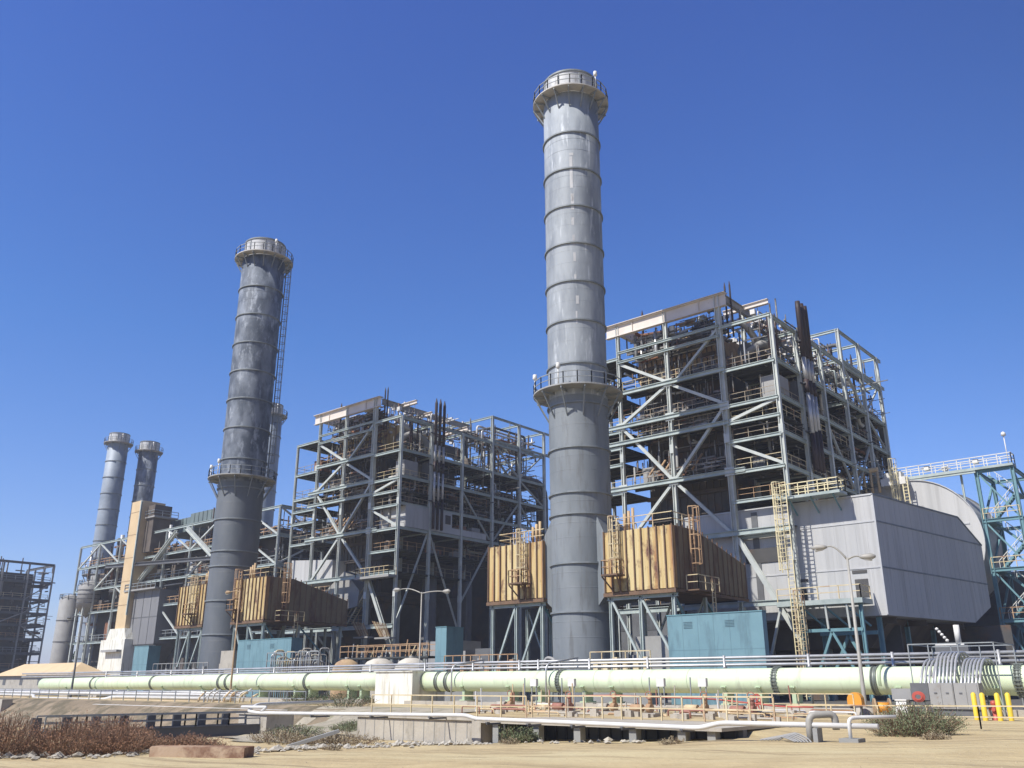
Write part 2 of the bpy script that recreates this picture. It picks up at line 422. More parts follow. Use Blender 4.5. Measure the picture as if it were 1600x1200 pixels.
RINGS = [51.66, 47.63, 43.67, 39.82, 36.03, 32.23, 28.2, 24.6, 20.66, 16.8, 15.0, 10.97, 7.11]
def chimney(cx, cy, label, up, low, d0, d1, cap_r, detail=True, patches=False, top=59.0):
    t = thing("chimney", label, "chimney", (cx, cy, .3), "tall steel chimneys of the power plant")
    zc = top - 61.05 + .0
    def rad(z): return (d0 + (d1 - d0) * (z / 58.)) / 2
    n = 64 if detail else 32
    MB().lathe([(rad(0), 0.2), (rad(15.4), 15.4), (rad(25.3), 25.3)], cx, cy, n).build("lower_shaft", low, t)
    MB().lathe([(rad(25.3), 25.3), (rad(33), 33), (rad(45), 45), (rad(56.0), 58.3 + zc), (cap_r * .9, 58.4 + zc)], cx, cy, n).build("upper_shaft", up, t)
    for z in RINGS:
        r = rad(z); z = z + (zc + 2.05 if z > 25.3 else 0)
        MB().lathe([(r - .02, z - .07), (r + .14, z - .07), (r + .14, z + .07), (r - .02, z + .07)], cx, cy, n, smooth=False).build("band", M['ring'], t)
        if detail:
            for dz in (-1.95, -.75):
                if z + dz > 1: MB().lathe([(rad(z + dz) + .001, z + dz - .03), (rad(z + dz) + .012, z + dz), (rad(z + dz) + .001, z + dz + .03)], cx, cy, n, smooth=False).build("weld_seam", up if z > 26 else low, t)
    c = MB()
    c.lathe([(cap_r, 58.3 + zc), (cap_r, 60.75 + zc)], cx, cy, n)
    c.lathe([(cap_r - .3, 60.9 + zc), (cap_r - .3, 59 + zc)], cx, cy, n)
    c.lathe([(0, 59.0 + zc), (cap_r - .3, 59.0 + zc)], cx, cy, n, smooth=False)
    cap = c.build("cap", M['rim'], t)
    c = MB(); c.lathe([(cap_r - .3, 60.9 + zc), (cap_r + .1, 60.9 + zc), (cap_r + .1, 60.72 + zc), (cap_r - .02, 60.72 + zc)], cx, cy, n, smooth=False); c.build("cap_rim", M['ring'], cap)
    for k in range(8):
        a = 2 * PI * k / 8 + .2
        b = MB(); b.bar((cx + (cap_r + .03) * math.cos(a), cy + (cap_r + .03) * math.sin(a), 58.9 + zc), (cx + (cap_r + .03) * math.cos(a), cy + (cap_r + .03) * math.sin(a), 60.6 + zc), .09)
        b.build("cap_stiffener", M['ring'], cap)
    ring_platform(t, cx, cy, 58.3 + zc, rad(56) - .02, rad(56) + 1.05, (M['plat_top'], M['rail_grey'], M['ring']), 16 if detail else 10, 1.7)
    ring_platform(t, cx, cy, 25.75, rad(25.75) - .02, rad(25.75) + 1.35, (M['plat'], M['rail_grey'], M['ring']), 12, 2.3)
    # aviation lamps and junction boxes on the platforms
    for a, z in ((3.9, 25.95), (4.9, 25.95), (-.2, 58.5 + zc), (2.9, 58.5 + zc)):
        r = rad(z) + (1.2 if z < 30 else .95)
        b = MB(); x, y = cx + r * math.cos(a), cy + r * math.sin(a)
        b.tube([(x, y, z), (x, y, z + 1.45)], .06, 6)
        b.lathe([(0, z + 1.95), (.17, z + 1.9), (.2, z + 1.5), (.12, z + 1.4), (0, z + 1.4)], x, y, 10)
        b.build("warning_lamp", M['white'], t)
    if detail:
        # ladder run up the back right side
        a = R(108) if patches else R(64)
        l = MB(); x, y = cx + (rad(40) + .25) * math.cos(a), cy + (rad(40) + .25) * math.sin(a)
        ladder(l, x, y, 26.0, 58.2 + zc, .45, (math.cos(a), math.sin(a)), 28.5, .03)
        l.build("ladder", M['rail_grey'], t)
    if patches:
        for z0, z1, a0, a1 in ((45.5, 48.9, 235, 241), (43.2, 44.9, 236, 242), (41.6, 42.4, 236, 241), (39.5, 40.6, 237, 242), (37.9, 38.8, 238, 243), (33.7, 34.5, 241, 247), (36.1, 36.6, 239, 243), (31.8, 33.0, 240, 243), (49.0, 49.3, 235, 243)):
            MB().lathe([(rad(z0) + .012, z0), (rad(z1) + .012, z1)], cx, cy, 4, R(a0 + 66), R(a1 + 66)).build("paint_patch", M['rim'], t)
        b = MB(); b.path([(cx - .9, cy - 2.75, 1.0), (cx - .9, cy - 2.75, 3.5), (cx - 1.9, cy - 2.6, 3.7), (cx - 2.0, cy - 2.9, 2.9)], .13, 8)
        b.path([(cx - .45, cy - 2.75, .3), (cx - .45, cy - 2.75, 3.3)], .07, 6)
        b.build("drain_pipe", M['mgrey'], t)
    return t
C1 = (-44.04, 60.21); C2 = (-96.67, 60.21)
def collars(t, cx, cy, r, m):
    # transition ducts that spread from the shaft into the casings on both sides
    for s in (1, -1):
        b = MB()
        xa, xb = cx + s * r * .86, cx + s * 3.28
        p = [(xa, cy - r * .42, 15.1), (xb, cy - 1.3, 13.1), (xb, cy + 4.5, 13.1), (xa, cy + r * .42, 15.1),
             (xa, cy - r * .42, 7.5), (xb, cy - 1.3, 8.5), (xb, cy + 4.5, 8.5), (xa, cy + r * .42, 7.5)]
        b.add(p, [(0, 1, 2, 3), (4, 7, 6, 5), (0, 4, 5, 1), (3, 2, 6, 7), (0, 3, 7, 4), (1, 5, 6, 2)])
        for yy in (cy - 1.36,):
            b.box(xb - .12 if s > 0 else xb, xb if s > 0 else xb + .12, yy - .04, yy + .3, 8.3, 13.3)
        b.build("side_duct", m, t)
ch1 = chimney(*C1, "tall light grey steel chimney in the foreground right of centre, between two rusty casings", M['stack'], M['stack_low'], 5.12, 5.45, 2.64, True, True)
collars(ch1, C1[0], C1[1], 2.6, M['stack_low'])
ch2 = chimney(*C2, "dark mottled grey steel chimney left of centre with a ladder down its right side", M['stack_dark'], M['stack_dark_low'], 5.5, 5.65, 2.66)
collars(ch2, C2[0], C2[1], 2.75, M['stack_dark_low'])
chimney(-158.3, 104, "grey chimney mostly hidden behind the dark mottled chimney, its right edge showing", M['stack_far'], M['stack_far'], 4.9, 4.9, 2.4, False)
chimney(-209.5, 103.3, "short looking dark chimney rising from behind the beige shaft tower", M['stack_dark'], M['stack_dark_low'], 4.6, 4.6, 2.3, False, top=59.4)
chimney(-212, 96.5, "farthest left slender grey chimney standing behind the left steel frame", M['stack_far'], M['stack_far'], 4.7, 4.7, 2.35, False, top=60.6)

# ------------------------------------------------------------------ boiler houses
XS = [-55.3, -50.1, -44.05, -37.85, -32.35]
YS = [76.2, 81.8, 87.9, 94.3, 100.5, 106.6]
def boiler(dx, label, seed, second):
    rnd = random.Random(seed)
    t = thing("boiler_house", label, "boiler house", (-42 + dx, 90, .3), "open steel framed boiler houses")
    X = [x + dx for x in XS]; Y = YS
    def B(m): return m
    def colm(x, y, z1, wd, m, i_=0):
        mb = MB(); mb.hbeam((x, y, .2), (x, y, z1), wd, wd, .07, (1, 0, 0))
        # splice plates
        for z in (12.5, 24.2):
            if z < z1 - 3: mb.box(x - wd / 2 - .03, x + wd / 2 + .03, y - wd / 2 - .03, y + wd / 2 + .03, z - .45, z + .45)
        if y < 77 and i_ > 0:
            for z in ((20.9, 27.6, 31.3) if i_ < 3 else (20.9, 27.5)):
                if z < z1: mb.box(x - .5, x + .5, y - wd / 2 - .02, y - wd / 2 - .005, z - .42, z + .42)
        mb.build("column", m, t)
    # columns
    for j, y in enumerate(Y):
        for i, x in enumerate(X):
            if i == 0:
                if j > 1: continue
                colm(x, y + (0 if j == 0 else .2), 35.5, .30, M['steel_col'])
            elif i == 4: colm(x, y, 35.8 if j < 3 else 39.9, .38, M['steel_col'])
            elif i == 2:
                if j in (0, 5): colm(x, y, 39.3, .38, M['steel_col'], i)
            elif i == 3: colm(x, y, 39.4, .52 if j == 0 else .42, M['steel_col'], i)
            else: colm(x, y, 39.3, .36, M['steel_col'], i)
    def beam(p, q, ht=.5, wd=.32, m=None):
        MB().hbeam(p, q, wd, ht, .06).build("beam", m or M['steel'], t)
    # front beams, main bay
    for z in (20.9, 25.8, 27.6, 31.3):
        beam((X[1] - (1.6 if z < 30 else 0), 76.0, z), (X[3] + (1.6 if z == 20.9 else .3), 76.0, z), .44, .30)
    for z in (36.0, 34.9): beam((X[1], 76.0, z), (X[3], 76.0, z), .28, .24)
    for z in (15.0, 8.5): beam((X[0], 76.0, z), (X[4], 76.0, z), .5, .3)
    # front beams, right bay
    for z in (35.75, 31.05, 27.35, 25.6, 23.75, 20.7, 17.9): beam((X[3], 76.05, z), (X[4], 76.05, z), .34, .22)
    # left outer bay
    for z in (35.4, 30.8, 27.1, 25.3, 23.5, 20.5):
        beam((X[0], 76.1, z), (X[1], 76.1, z), .34, .22)
        beam((X[0], 76.2, z), (X[0], 82.0, z), .34, .22)
    # right side beams along depth
    for z in (35.65, 31.2, 27.6, 24.0, 20.8): beam((X[4], 76.2, z), (X[4], 106.6, z), .36, .26)
    for z in (39.75, 36.15): beam((X[4], Y[3], z), (X[4], 108.2, z), .32, .24)
    # transverse beams at every row
    for j, y in enumerate(Y[1:], 1):
        for z in ((35.6, 31.1, 27.5, 20.8) if j < 3 else (39.75, 36.1, 31.1, 27.5, 20.8)):
            beam((X[3], y, z), (X[4], y, z), .34, .24)
    beam((X[3], Y[3], 39.75), (X[2], Y[3], 39.75), .4, .3)
    for y in (Y[4], Y[5]):
        for z in (36.1, 27.5): beam((X[1], y, z), (X[3], y, z), .36, .26)
    # deep pale girder round the top
    g = MB(); g.hbeam((X[1] - 1.4, 76.15, 38.7), (X[3] + 1.0, 76.15, 38.7), .5, 1.35, .07)
    g.box(X[1] - 1.45, X[3] + 1.05, 75.75, 76.6, 39.40, 39.46)
    for k in range(3):
        x = X[1] + (k + .5) * (X[3] - X[1]) / 3; g.box(x - .02, x + .02, 75.99, 76.1, 38.1, 39.33)
    g.build("roof_girder", M['girder'], t)
    g = MB(); g.hbeam((X[3] + .75, 76.6, 38.9), (X[3] + .75, 94.3, 38.9), .4, .8, .06); g.build("roof_girder", M['mgrey'], t)
    for z, y, a, b in ((39.2, 80.5, -1.5, 3.6), (38.6, 84.5, -1, 2.6), (38.4, 88.0, -1, 2.0), (37.4, 90.5, -1, 4.0), (38.0, 92.5, -3, 2.2)):
        MB().hbeam((X[3] + a, y, z), (X[3] + b, y, z), .4, .55, .06).build("roof_girder", M['girder'], t)
    g = MB(); g.hbeam((X[1] + .3, 76.6, 38.7), (X[1] + .3, 100, 38.7), .5, 1.2, .07); g.build("roof_girder", M['girder'], t)
    # braces
    def brace(p, q, wd=.30): MB().hbeam(p, q, wd, wd, .06, (0, 1, 0)).build("brace", M['steel_col'], t)
    yb = 76.25
    x1, x2, x3, x4 = X[1:]
    brace((x1 + .2, yb, 34.7), (x2 - .2, yb, 31.5)); brace((x3 - .2, yb, 35.8), (x2 + 1.0, yb, 31.5), .26)
    brace((x1 + .2, yb, 27.9), (x2 - .2, yb, 31.1), .3); brace((x3 - .2, yb, 27.9), (x2 + .2, yb, 31.1), .3)
    brace((x1 + .2, yb, 27.4), (x2 - .2, yb, 21.1)); brace((x3 - .2, yb, 27.4), (x2 + .2, yb, 21.1))
    brace((x1 + .2, yb, 15.2), (x2 - .2, yb, 20.7)); brace((x3 - .2, yb, 14.9), (x2 + .2, yb, 20.7))
    brace((x3 + .2, yb, 25.9), (x4 - .2, yb, 27.2), .28); brace((x3 + .2, yb, 23.6), (x4 - .2, yb, 21.0), .28)
    brace((x3 + .2, yb, 14.5), (x4 - .2, yb, 5.2), .42)
    for j, zz in ((0, ((20.6, 8.5), )), (1, ((20.6, 8.5),)), (2, ((27.4, 21), (20.6, 12))), (3, ((36, 31.4), (27.3, 21))), (4, ((31, 27.8), (27.3, 21), (36, 31.4)))):
        ya, yc = Y[j], Y[j + 1]; ym = (ya + yc) / 2
        for za, zb in zz:
            if (j + int(za)) % 2: brace((x4 - .1, ya + .2, za), (x4 - .1, yc - .2, zb), .2)
            else: brace((x4 - .1, yc - .2, za), (x4 - .1, ya + .2, zb), .2)
    brace((x3, Y[4] + .2, 36), (x3, Y[5] - .2, 31.4), .26); brace((x3, Y[5] - .2, 36), (x3, Y[4] + .2, 31.4), .26)
    # floors with railings
    rails = [M['rail_dim'], M['rail'], M['rail_rust'], M['rail_dim']]
    def deck(x0, x1_, y0, y1, z, pts=None, m=None, holes=0):
        d = MB(); d.box(x0, x1_, y0, y1, z - .05, z)
        yy = y0 + .6
        while yy < y1: d.box(x0, x1_, yy - .05, yy + .05, z - .26, z - .055); yy += 1.5
        dk = d.build("floor_deck", M['grating'], t)
        if pts:
            r = MB(); railing(r, [(a, b, z) for a, b in pts], 1.07, 1.7, .023); r.build("railing", m or rnd.choice(rails), dk)
        return dk
    for z in (21.2, 26.1, 27.9, 31.6):
        deck(X[1], X[3], 76.3, 79.2, z, [(X[1] + .3, 76.35), (X[3] - .4, 76.35)])
    for z in (21.0, 24.0, 25.85, 27.6, 31.3):
        deck(X[3] + .1, X[4] - .1, 76.4, 93.5, z, [(X[3] + .4, 76.45), (X[4] - .2, 76.45), (X[4] - .2, 93.4)])
    deck(X[3] + .1, X[4] - .1, 76.4, 93.5, 18.1, [(X[3] + .4, 76.45), (X[4] - .2, 76.45), (X[4] - .2, 93.4)])
    for z in (20.75, 23.75, 25.55, 27.35, 31.05):
        deck(X[0], X[1], 76.3, 82.6, z, [(X[1], 76.35), (X[0], 76.35), (X[0], 82.5)])
    deck(X[0], X[1], 76.3, 82.0, 35.6)
    for z in (21.05, 27.75, 31.4):
        deck(X[3] - 2.5, X[4] - .1, 94, 106.8, z, [(X[4] - .15, 94), (X[4] - .15, 106.7), (X[3] - 2.4, 106.7)])
    deck(X[3] - 3, X[4] + .2, 76.5, 90, 15.2, [(X[4], 76.6), (X[4], 90)])
    deck(X[0], X[3], 76.4, 80, 9.0, [(X[0], 76.5), (X[3], 76.5)], M['rail_rust'])
    # furnace casing with buckstays
    fx0, fx1 = X[1] + 1.2, X[3] - .9
    c = MB(); c.box(fx0, fx1, 79.4, 93, 12, 31.9)
    cas = c.build("furnace_casing", M['dark'], t)
    z = 13
    while z < 31.6:
        b = MB(); b.hbeam((fx0 - .2, 79.15, z), (fx1 + .2, 79.15, z), .35, .4, .06); b.hbeam((fx1 + .25, 79.2, z), (fx1 + .25, 93, z), .35, .4, .06)
        b.build("stiffening_beam", M['brown'], cas); z += 2.35
    z = 13.6
    v = MB()
    for k in range(13):
        x = fx0 + .4 + k * (fx1 - fx0 - .8) / 12; v.box(x - .05, x + .05, 79.3, 79.42, 12.2, 31.8)
    v.build("casing_rib", M['brown'], cas)
    # penthouse, tan panels
    tc = M['tan'] if not second else M['rust_box2']
    c = MB(); c.prism([(X[1] + .35, 33.4), (X[1] + .9, 32.4), (X[3] - 2.4, 32.4), (X[3] - 2.4, 37.4), (X[1] + .35, 37.4)], 'y', 79.6, 92)
    ph = c.build("penthouse_casing", tc, t)
    r = MB()
    for k in range(15):
        x = X[1] + .9 + k * .62; r.box(x - .04, x + .04, 79.48, 79.62, 32.5, 37.3)
    r.box(X[1] + .3, X[3] - 2.35, 79.4, 79.62, 34.55, 34.9)
    r.build("panel_rib", M['brown'], ph)
    # lower hopper / ash casing and dark back wall
    c = MB(); c.prism([(fx0, 11.9), (fx1, 11.9), (fx1 - 3, 6), (fx0 + 3, 6)], 'y', 80, 93); c.build("ash_hopper", M['dark'], t)
    c = MB(); c.box(X[1] - 1, X[4] - .6, 99.2, 99.5, .3, 20.5); c.build("rear_wall", M['dark'], t)
    c = MB(); c.box(X[1] - 1, X[4] - .8, 90, 90.3, .3, 13); c.build("rear_wall", M['dgrey'], t)
    c = MB(); c.box(X[1] + 1, X[3] - .5, 99.6, 106, 21.5, 30.5); c.build("economiser_casing", M['dark'], t)
    # drums and large ducts
    c = MB(); c.tube([(X[3] + .8, 80, 34.3), (X[3] + .8, 92, 34.3)], .85, 16); c.build("steam_drum", M['dgrey'], t)
    c = MB(); c.path([(X[3] - 3, 78.2, 36.9), (X[3] + 1.6, 78.4, 36.9), (X[3] + 1.7, 84, 34), (X[3] - 1, 88, 33)], .35, 10, 1.2); c.build("duct", M['insul'], t)
    c = MB(); c.path([(X[3] + 1.0, 79.6, 33.6), (X[3] + 2.6, 80.2, 34.8), (X[3] + 2.8, 83.5, 34.4), (X[3] + 2.8, 83.6, 29)], .42, 10, 1.3); c.build("duct", M['mgrey'], t)
    c = MB(); c.tube([(X[3] + .6, 92.5, 37.2), (X[3] + 1.4, 94, 37.3), (X[3] + 1.8, 104.5, 36.9), (X[3] + 1.8, 105.2, 36.9)], [.5, .75, .8, .5], 14); c.build("duct", M['insul'], t)
    for k, (x, y0) in enumerate(((X[4] - .6, 106.0), (X[4] - 1.8, 106.6), (X[4] - 3.0, 107.2))):
        c = MB(); c.path([(x, y0 - 7, 31.9 - k * .3), (x, y0 + 1.6, 31.7 - k * .3), (x, y0 + 1.6, 20), (x, y0 - 2, 17)], .42, 10, 2.6); c.build("duct", M['dgrey'], t)
    for (x, y, r_) in ((X[3] + 3.6, 84, 1.0), (X[3] + 3.2, 91.5, .9), (X[3] - 3, 79, .55)):
        c = MB(); c.lathe([(0, 15.6), (r_ * .8, 15.4), (r_, 14.8), (r_, .3)], x, y, 20); c.build("duct", M['dgrey'], t)
    # vents above the roof and the three silencer pipes at the side
    for (x, y, z0, z1, r_) in ((X[3] + .4, 77.4, 35, 41.2, .10), (X[3] + .95, 77.4, 35, 41.2, .10), (X[1] + 2.2, 78, 36, 41.2, .13), (X[3] + 3.6, 79.8, 30, 37.8, .14), (X[3] + 4.2, 80.3, 30, 37.6, .14), (X[3] + 3.9, 79.2, 30, 37.2, .12), (X[3] + 3.6, 97, 31, 39.5, .13), (X[3] + 4.4, 101, 31, 39, .13), (X[1] + 5.2, 77, 36, 39.9, .08)):
        c = MB(); c.tube([(x, y, z0), (x, y, z1 - .5), (x, y, z1)], [r_, r_, r_ * .25], 8); c.build("vent_pipe", M['silencer'], t)
    zt = 38.9 if not second else 39.5
    for k in range(3):
        x, y = X[4] + .62, 81.9 + k * (.85 if not second else .8)
        rr = .28 if not second else .21
        tz = zt + (0 if not second else .1 * (k % 2))
        c = MB(); c.tube([(x, y, 32.8), (x, y, tz - .8), (x, y, tz)], [rr, rr, rr * (.9 if not second else .2)], 12); s_ = c.build("silencer_pipe", M['silencer'], t)
        c = MB(); c.tube([(x, y, 30.4), (x, y, 32.8)], rr * .8, 12); c.build("lagging", M['insul'], s_); c = MB(); c.tube([(x, y, 24.8 + .3 * k), (x, y, 29.0)], rr * .8, 12); c.build("lagging", M['insul'], s_)
        c = MB(); c.tube([(x, y, 29.0), (x, y, 30.4)], rr * .95, 12); c.build("pipe_section", M['silencer'], s_); c = MB(); c.tube([(x, y, 21.2), (x, y, 24.8 + .3 * k)], rr * .95, 12); c.build("pipe_section", M['silencer'], s_)
    for zz in (30.0, 25.0, 34.5):
        c = MB(); c.bar((X[4], 82.0, zz), (X[4] + .6, 81.5, zz), .14); c.bar((X[4] + .25, 81.3, zz), (X[4] + .25, 84.6, zz), .14); c.build("pipe_bracket", M['dgrey'], t)
    # pale cabinets on the decks
    for (x0, x1_, y0, y1, z0, z1, m) in ((X[3] + 3.5, X[4] - .3, 77.2, 79.6, 27.7, 30.0, M['mgrey']), (X[3] + 2.2, X[3] + 3.2, 81, 83, 27.7, 30.3, M['mgrey']), (X[3] + 4.0, X[4] - .3, 81.5, 83.4, 27.7, 30.4, M['dgrey']), (X[1] - 3.4, X[1] - 1.6, 78, 80, 31.1, 33.2, M['pipe_rust']), (X[3] + 1.5, X[3] + 2.7, 78, 79, 21.1, 22.6, M['dgrey'])):
        c = MB(); c.box(x0, x1_, y0, y1, z0, z1); c.box(x0 + .1, x1_ - .1, y0 - .05, y0, z0 + .2, z1 - .2); c.build("equipment_cabinet", m, t)
    for k in range(30):
        z = rnd.choice((18.15, 21.05, 24.05, 25.9, 27.65, 31.35)); y = rnd.uniform(77.5, 92); x = rnd.uniform(X[3] + .9, X[4] - 1.4)
        w_, h_ = rnd.uniform(.5, 1.5), rnd.uniform(.6, 1.5)
        c = MB()
        if k % 3: c.box(x, x + w_, y, y + w_ * 1.3, z, z + h_); c.box(x + .08, x + w_ - .08, y - .04, y, z + .1, z + h_ - .12)
        else: c.lathe([(0, z + h_ + .3), (w_ * .3, z + h_ + .15), (w_ * .4, z + h_), (w_ * .4, z)], x + .6, y, 12)
        c.build("deck_equipment", rnd.choice((M['dgrey'], M['dark'], M['mgrey'], M['brown'], M['pipe_rust'])), t)
    for k in range(16):
        z = rnd.choice((21.25, 26.15, 27.95, 31.65)); x = rnd.uniform(X[1] + .8, X[3] - 2); w_, h_ = rnd.uniform(.5, 2.2), rnd.uniform(.6, 1.9)
        c = MB(); c.box(x, x + w_, 77.6, 78.6, z, z + h_); c.box(x + .1, x + w_ * .45, 77.55, 77.6, z + .15, z + h_ - .15); c.build("deck_equipment", rnd.choice((M['dgrey'], M['dark'], M['brown'], M['mgrey'])), t)
    # pipe runs
    def rp(reg, n, mats, rr):
        x0, x1_, y0, y1, z0, z1 = reg
        for _ in range(n):
            p = [rnd.uniform(x0, x1_), rnd.uniform(y0, y1), rnd.uniform(z0, z1)]; pts = [tuple(p)]
            ax = rnd.choice((0, 1, 2, 2))
            for k in range(rnd.choice((2, 3, 4))):
                lim = ((x0, x1_), (y0, y1), (z0, z1))[ax]
                p[ax] = rnd.uniform(*lim) if ax != 2 else max(z0, min(z1, p[2] + rnd.choice((-1, 1)) * rnd.uniform(1.5, 6)))
                pts.append(tuple(p)); ax = (ax + rnd.choice((1, 2))) % 3
            ok = [pts[0]]
            for q in pts[1:]:
                if (Vector(q) - Vector(ok[-1])).length > .6: ok.append(q)
            if len(ok) > 1:
                c = MB(); c.path(ok, rnd.uniform(*rr), 8); c.build("pipe", rnd.choice(mats), t)
    PM = [M['insul'], M['pipe_dark'], M['pipe_white'], M['dgrey'], M['pipe_rust'], M['mgrey'], M['insul'], M['steel']]
    rp((X[1] + .6, X[3] - .3, 76.9, 79.0, 35.2, 38.3), 18, PM, (.07, .22))
    rp((X[1] + .6, X[3] - .3, 76.9, 79.1, 21, 31), 12, PM, (.06, .16))
    rp((X[3] + .4, X[4] - .5, 77, 93, 21, 38), 24, PM, (.06, .2))
    rp((X[3] - 3, X[4] - .4, 93, 106, 28, 38.8), 22, PM, (.06, .25))
    rp((X[3] - 3, X[4] - .4, 93, 106, 17, 28), 10, PM, (.08, .3))
    rp((X[1] - 4, X[1] + .6, 77, 83, 28, 34), 7, PM, (.06, .14))
    # conduit, hangers and small steel: too many to count
    c = MB()
    for _ in range(850):
        x = rnd.uniform(X[3] + .2, X[4] - .2); y = rnd.uniform(76.6, 106); z = rnd.choice((20.9, 23.9, 25.7, 27.5, 31.2, 35.5)) + rnd.uniform(-.4, 1.6)
        L_ = rnd.uniform(.5, 3.2); a = rnd.random()
        if a < .45: c.bar((x, y, z), (x, y, min(z + L_, 38.5)), rnd.choice((.05, .08, .12)))
        elif a < .8: c.bar((x, y, z), (x, min(y + L_ * 1.5, 106.5), z), rnd.choice((.06, .1, .16)))
        else: c.bar((x, y, z), (min(x + L_, X[4]), y, z), rnd.choice((.06, .1, .16)))
    for _ in range(850):
        x = rnd.uniform(X[1] + .4, X[3] - .4); y = rnd.uniform(76.6, 79.2); z = rnd.choice((21.2, 26.0, 27.9, 31.6, 35.3, 36.4)) + rnd.uniform(-.3, 1.8)
        L_ = rnd.uniform(.4, 2.4); a = rnd.random()
        if a < .5: c.bar((x, y, z), (x, y, min(z + L_, 38)), rnd.choice((.05, .08, .12)))
        else: c.bar((x, y, z), (min(x + L_ * 1.5, X[3]), y, z), rnd.choice((.06, .1, .2)))
    for _ in range(300):
        x = rnd.uniform(X[3] - 3, X[4]); y = rnd.uniform(93, 107); z = rnd.uniform(17, 38)
        L_ = rnd.uniform(.6, 3.4); a = rnd.randrange(3)
        q = [x, y, z]; q[a] += L_; c.bar((x, y, z), q, rnd.choice((.06, .1, .18)))
    tag(c.build("small_pipework", M['mixed'], t), kind="stuff")
    c = MB()
    for _ in range(200):
        x = rnd.uniform(X[1] + 1, X[3] + 3); y = rnd.uniform(76.6, 95); z = rnd.uniform(35.6, 38.9)
        L_ = rnd.uniform(.3, 1.6); a = rnd.random()
        if a < .4: z = min(z, 37.2); c.box(x, x + L_ * .4, y, y + .4, z, z + L_ * .4)
        else:
            q = [x, y, z]; q[rnd.randrange(3)] += L_; c.bar((x, y, z), q, rnd.choice((.1, .16, .22)))
    tag(c.build("roof_pipework", M['pipe_white'], t), kind="stuff")
    # burner pipes leaning over the lower deck
    c = MB()
    for k in range(7):
        x = X[1] + 2.6 + k * .85
        if second or k not in (3, 4):
            c.tube([(x, 76.9, 21.9), (x + .9, 77.6, 23.6)], .12, 6)
    c.build("burner_pipe", M['rail_rust'], t)
    # stair flight inside the front
    c = MB()
    for k in range(14): c.box(X[2] + 1.0 + k * .22, X[2] + 1.25 + k * .22, 77.5, 78.3, 9.2 + k * .26, 9.25 + k * .26)
    for yy in (77.5, 78.3): c.bar((X[2] + 1, yy, 9.2), (X[2] + 4.1, yy, 12.8), .06, .2); c.bar((X[2] + 1, yy, 10.2), (X[2] + 4.1, yy, 13.8), .06)
    c.build("stair", M['rail'], t)
    if second:
        c = MB(); c.box(X[3] + .5, X[4] + .12, 77.4, 86.0, 21.05, 24.0)
        pn = c.build("cladding_panel", M['clad'], t); pn['label'] = "pale grey sheet metal enclosure"
        c = MB(); c.box(X[4] + .1, X[4] + .16, 84.7, 85.7, 22.3, 23.5); c.build("window_opening", M['dark'], pn)
        c = MB(); c.box(X[4] - .3, X[4] + .1, 86.0, 93, 21.05, 21.9); c.build("cladding_panel", M['clad'], t)
        # low front platform
        c = MB(); c.box(X[3] - .7, X[4] + .4, 74.6, 76.0, 14.4, 14.7); pl = c.build("platform", M['mgrey'], t)
        r = MB(); railing(r, [(X[3] - .6, 75.9, 14.7), (X[3] - .6, 74.7, 14.7), (X[4] + .3, 74.7, 14.7), (X[4] + .3, 76, 14.7)], 1.07, .9, .03); r.build("railing", M['rail'], pl)
        c = MB(); c.box(X[0] + .8, X[2] + 1.0, 74.4, 76.0, 12.6, 12.9); pl = c.build("platform", M['steel'], t)
        r = MB(); railing(r, [(X[0] + .9, 74.5, 12.9), (X[2] + .9, 74.5, 12.9)], 1.07, 1.2, .03); r.build("railing", M['rail'], pl)
        # pale transition ducts low on the left
        c = MB(); c.add([(X[0] - .5, 77, 18.6), (X[0] + 9, 77, 17.9), (X[0] + 9, 77, 15.4), (X[0] - .5, 77, 15.2), (X[0] - .5, 83, 18.6), (X[0] + 9, 83, 17.9), (X[0] + 9, 83, 15.4), (X[0] - .5, 83, 15.2)],
              [(0, 3, 2, 1), (4, 5, 6, 7), (0, 1, 5, 4), (3, 7, 6, 2), (0, 4, 7, 3), (1, 2, 6, 5)]); c.build("flue_duct", M['clad'], t)
        c = MB(); c.prism([(X[1] + 1.2, 13.0), (X[2] + .2, 16.2), (X[2] + 3.5, 13.4), (X[2] + 3.2, 11.4), (X[1] + 3, 10.4)], 'y', 77.2, 82); c.build("flue_duct", M['mgrey'], t)
    return t
boiler(0, "largest steel framed boiler house, behind the light grey chimney and the right rusty casing", 11, False)
boiler(-52.63, "steel framed boiler house between the two big chimneys, pale grey sheet enclosure halfway up", 23, True)

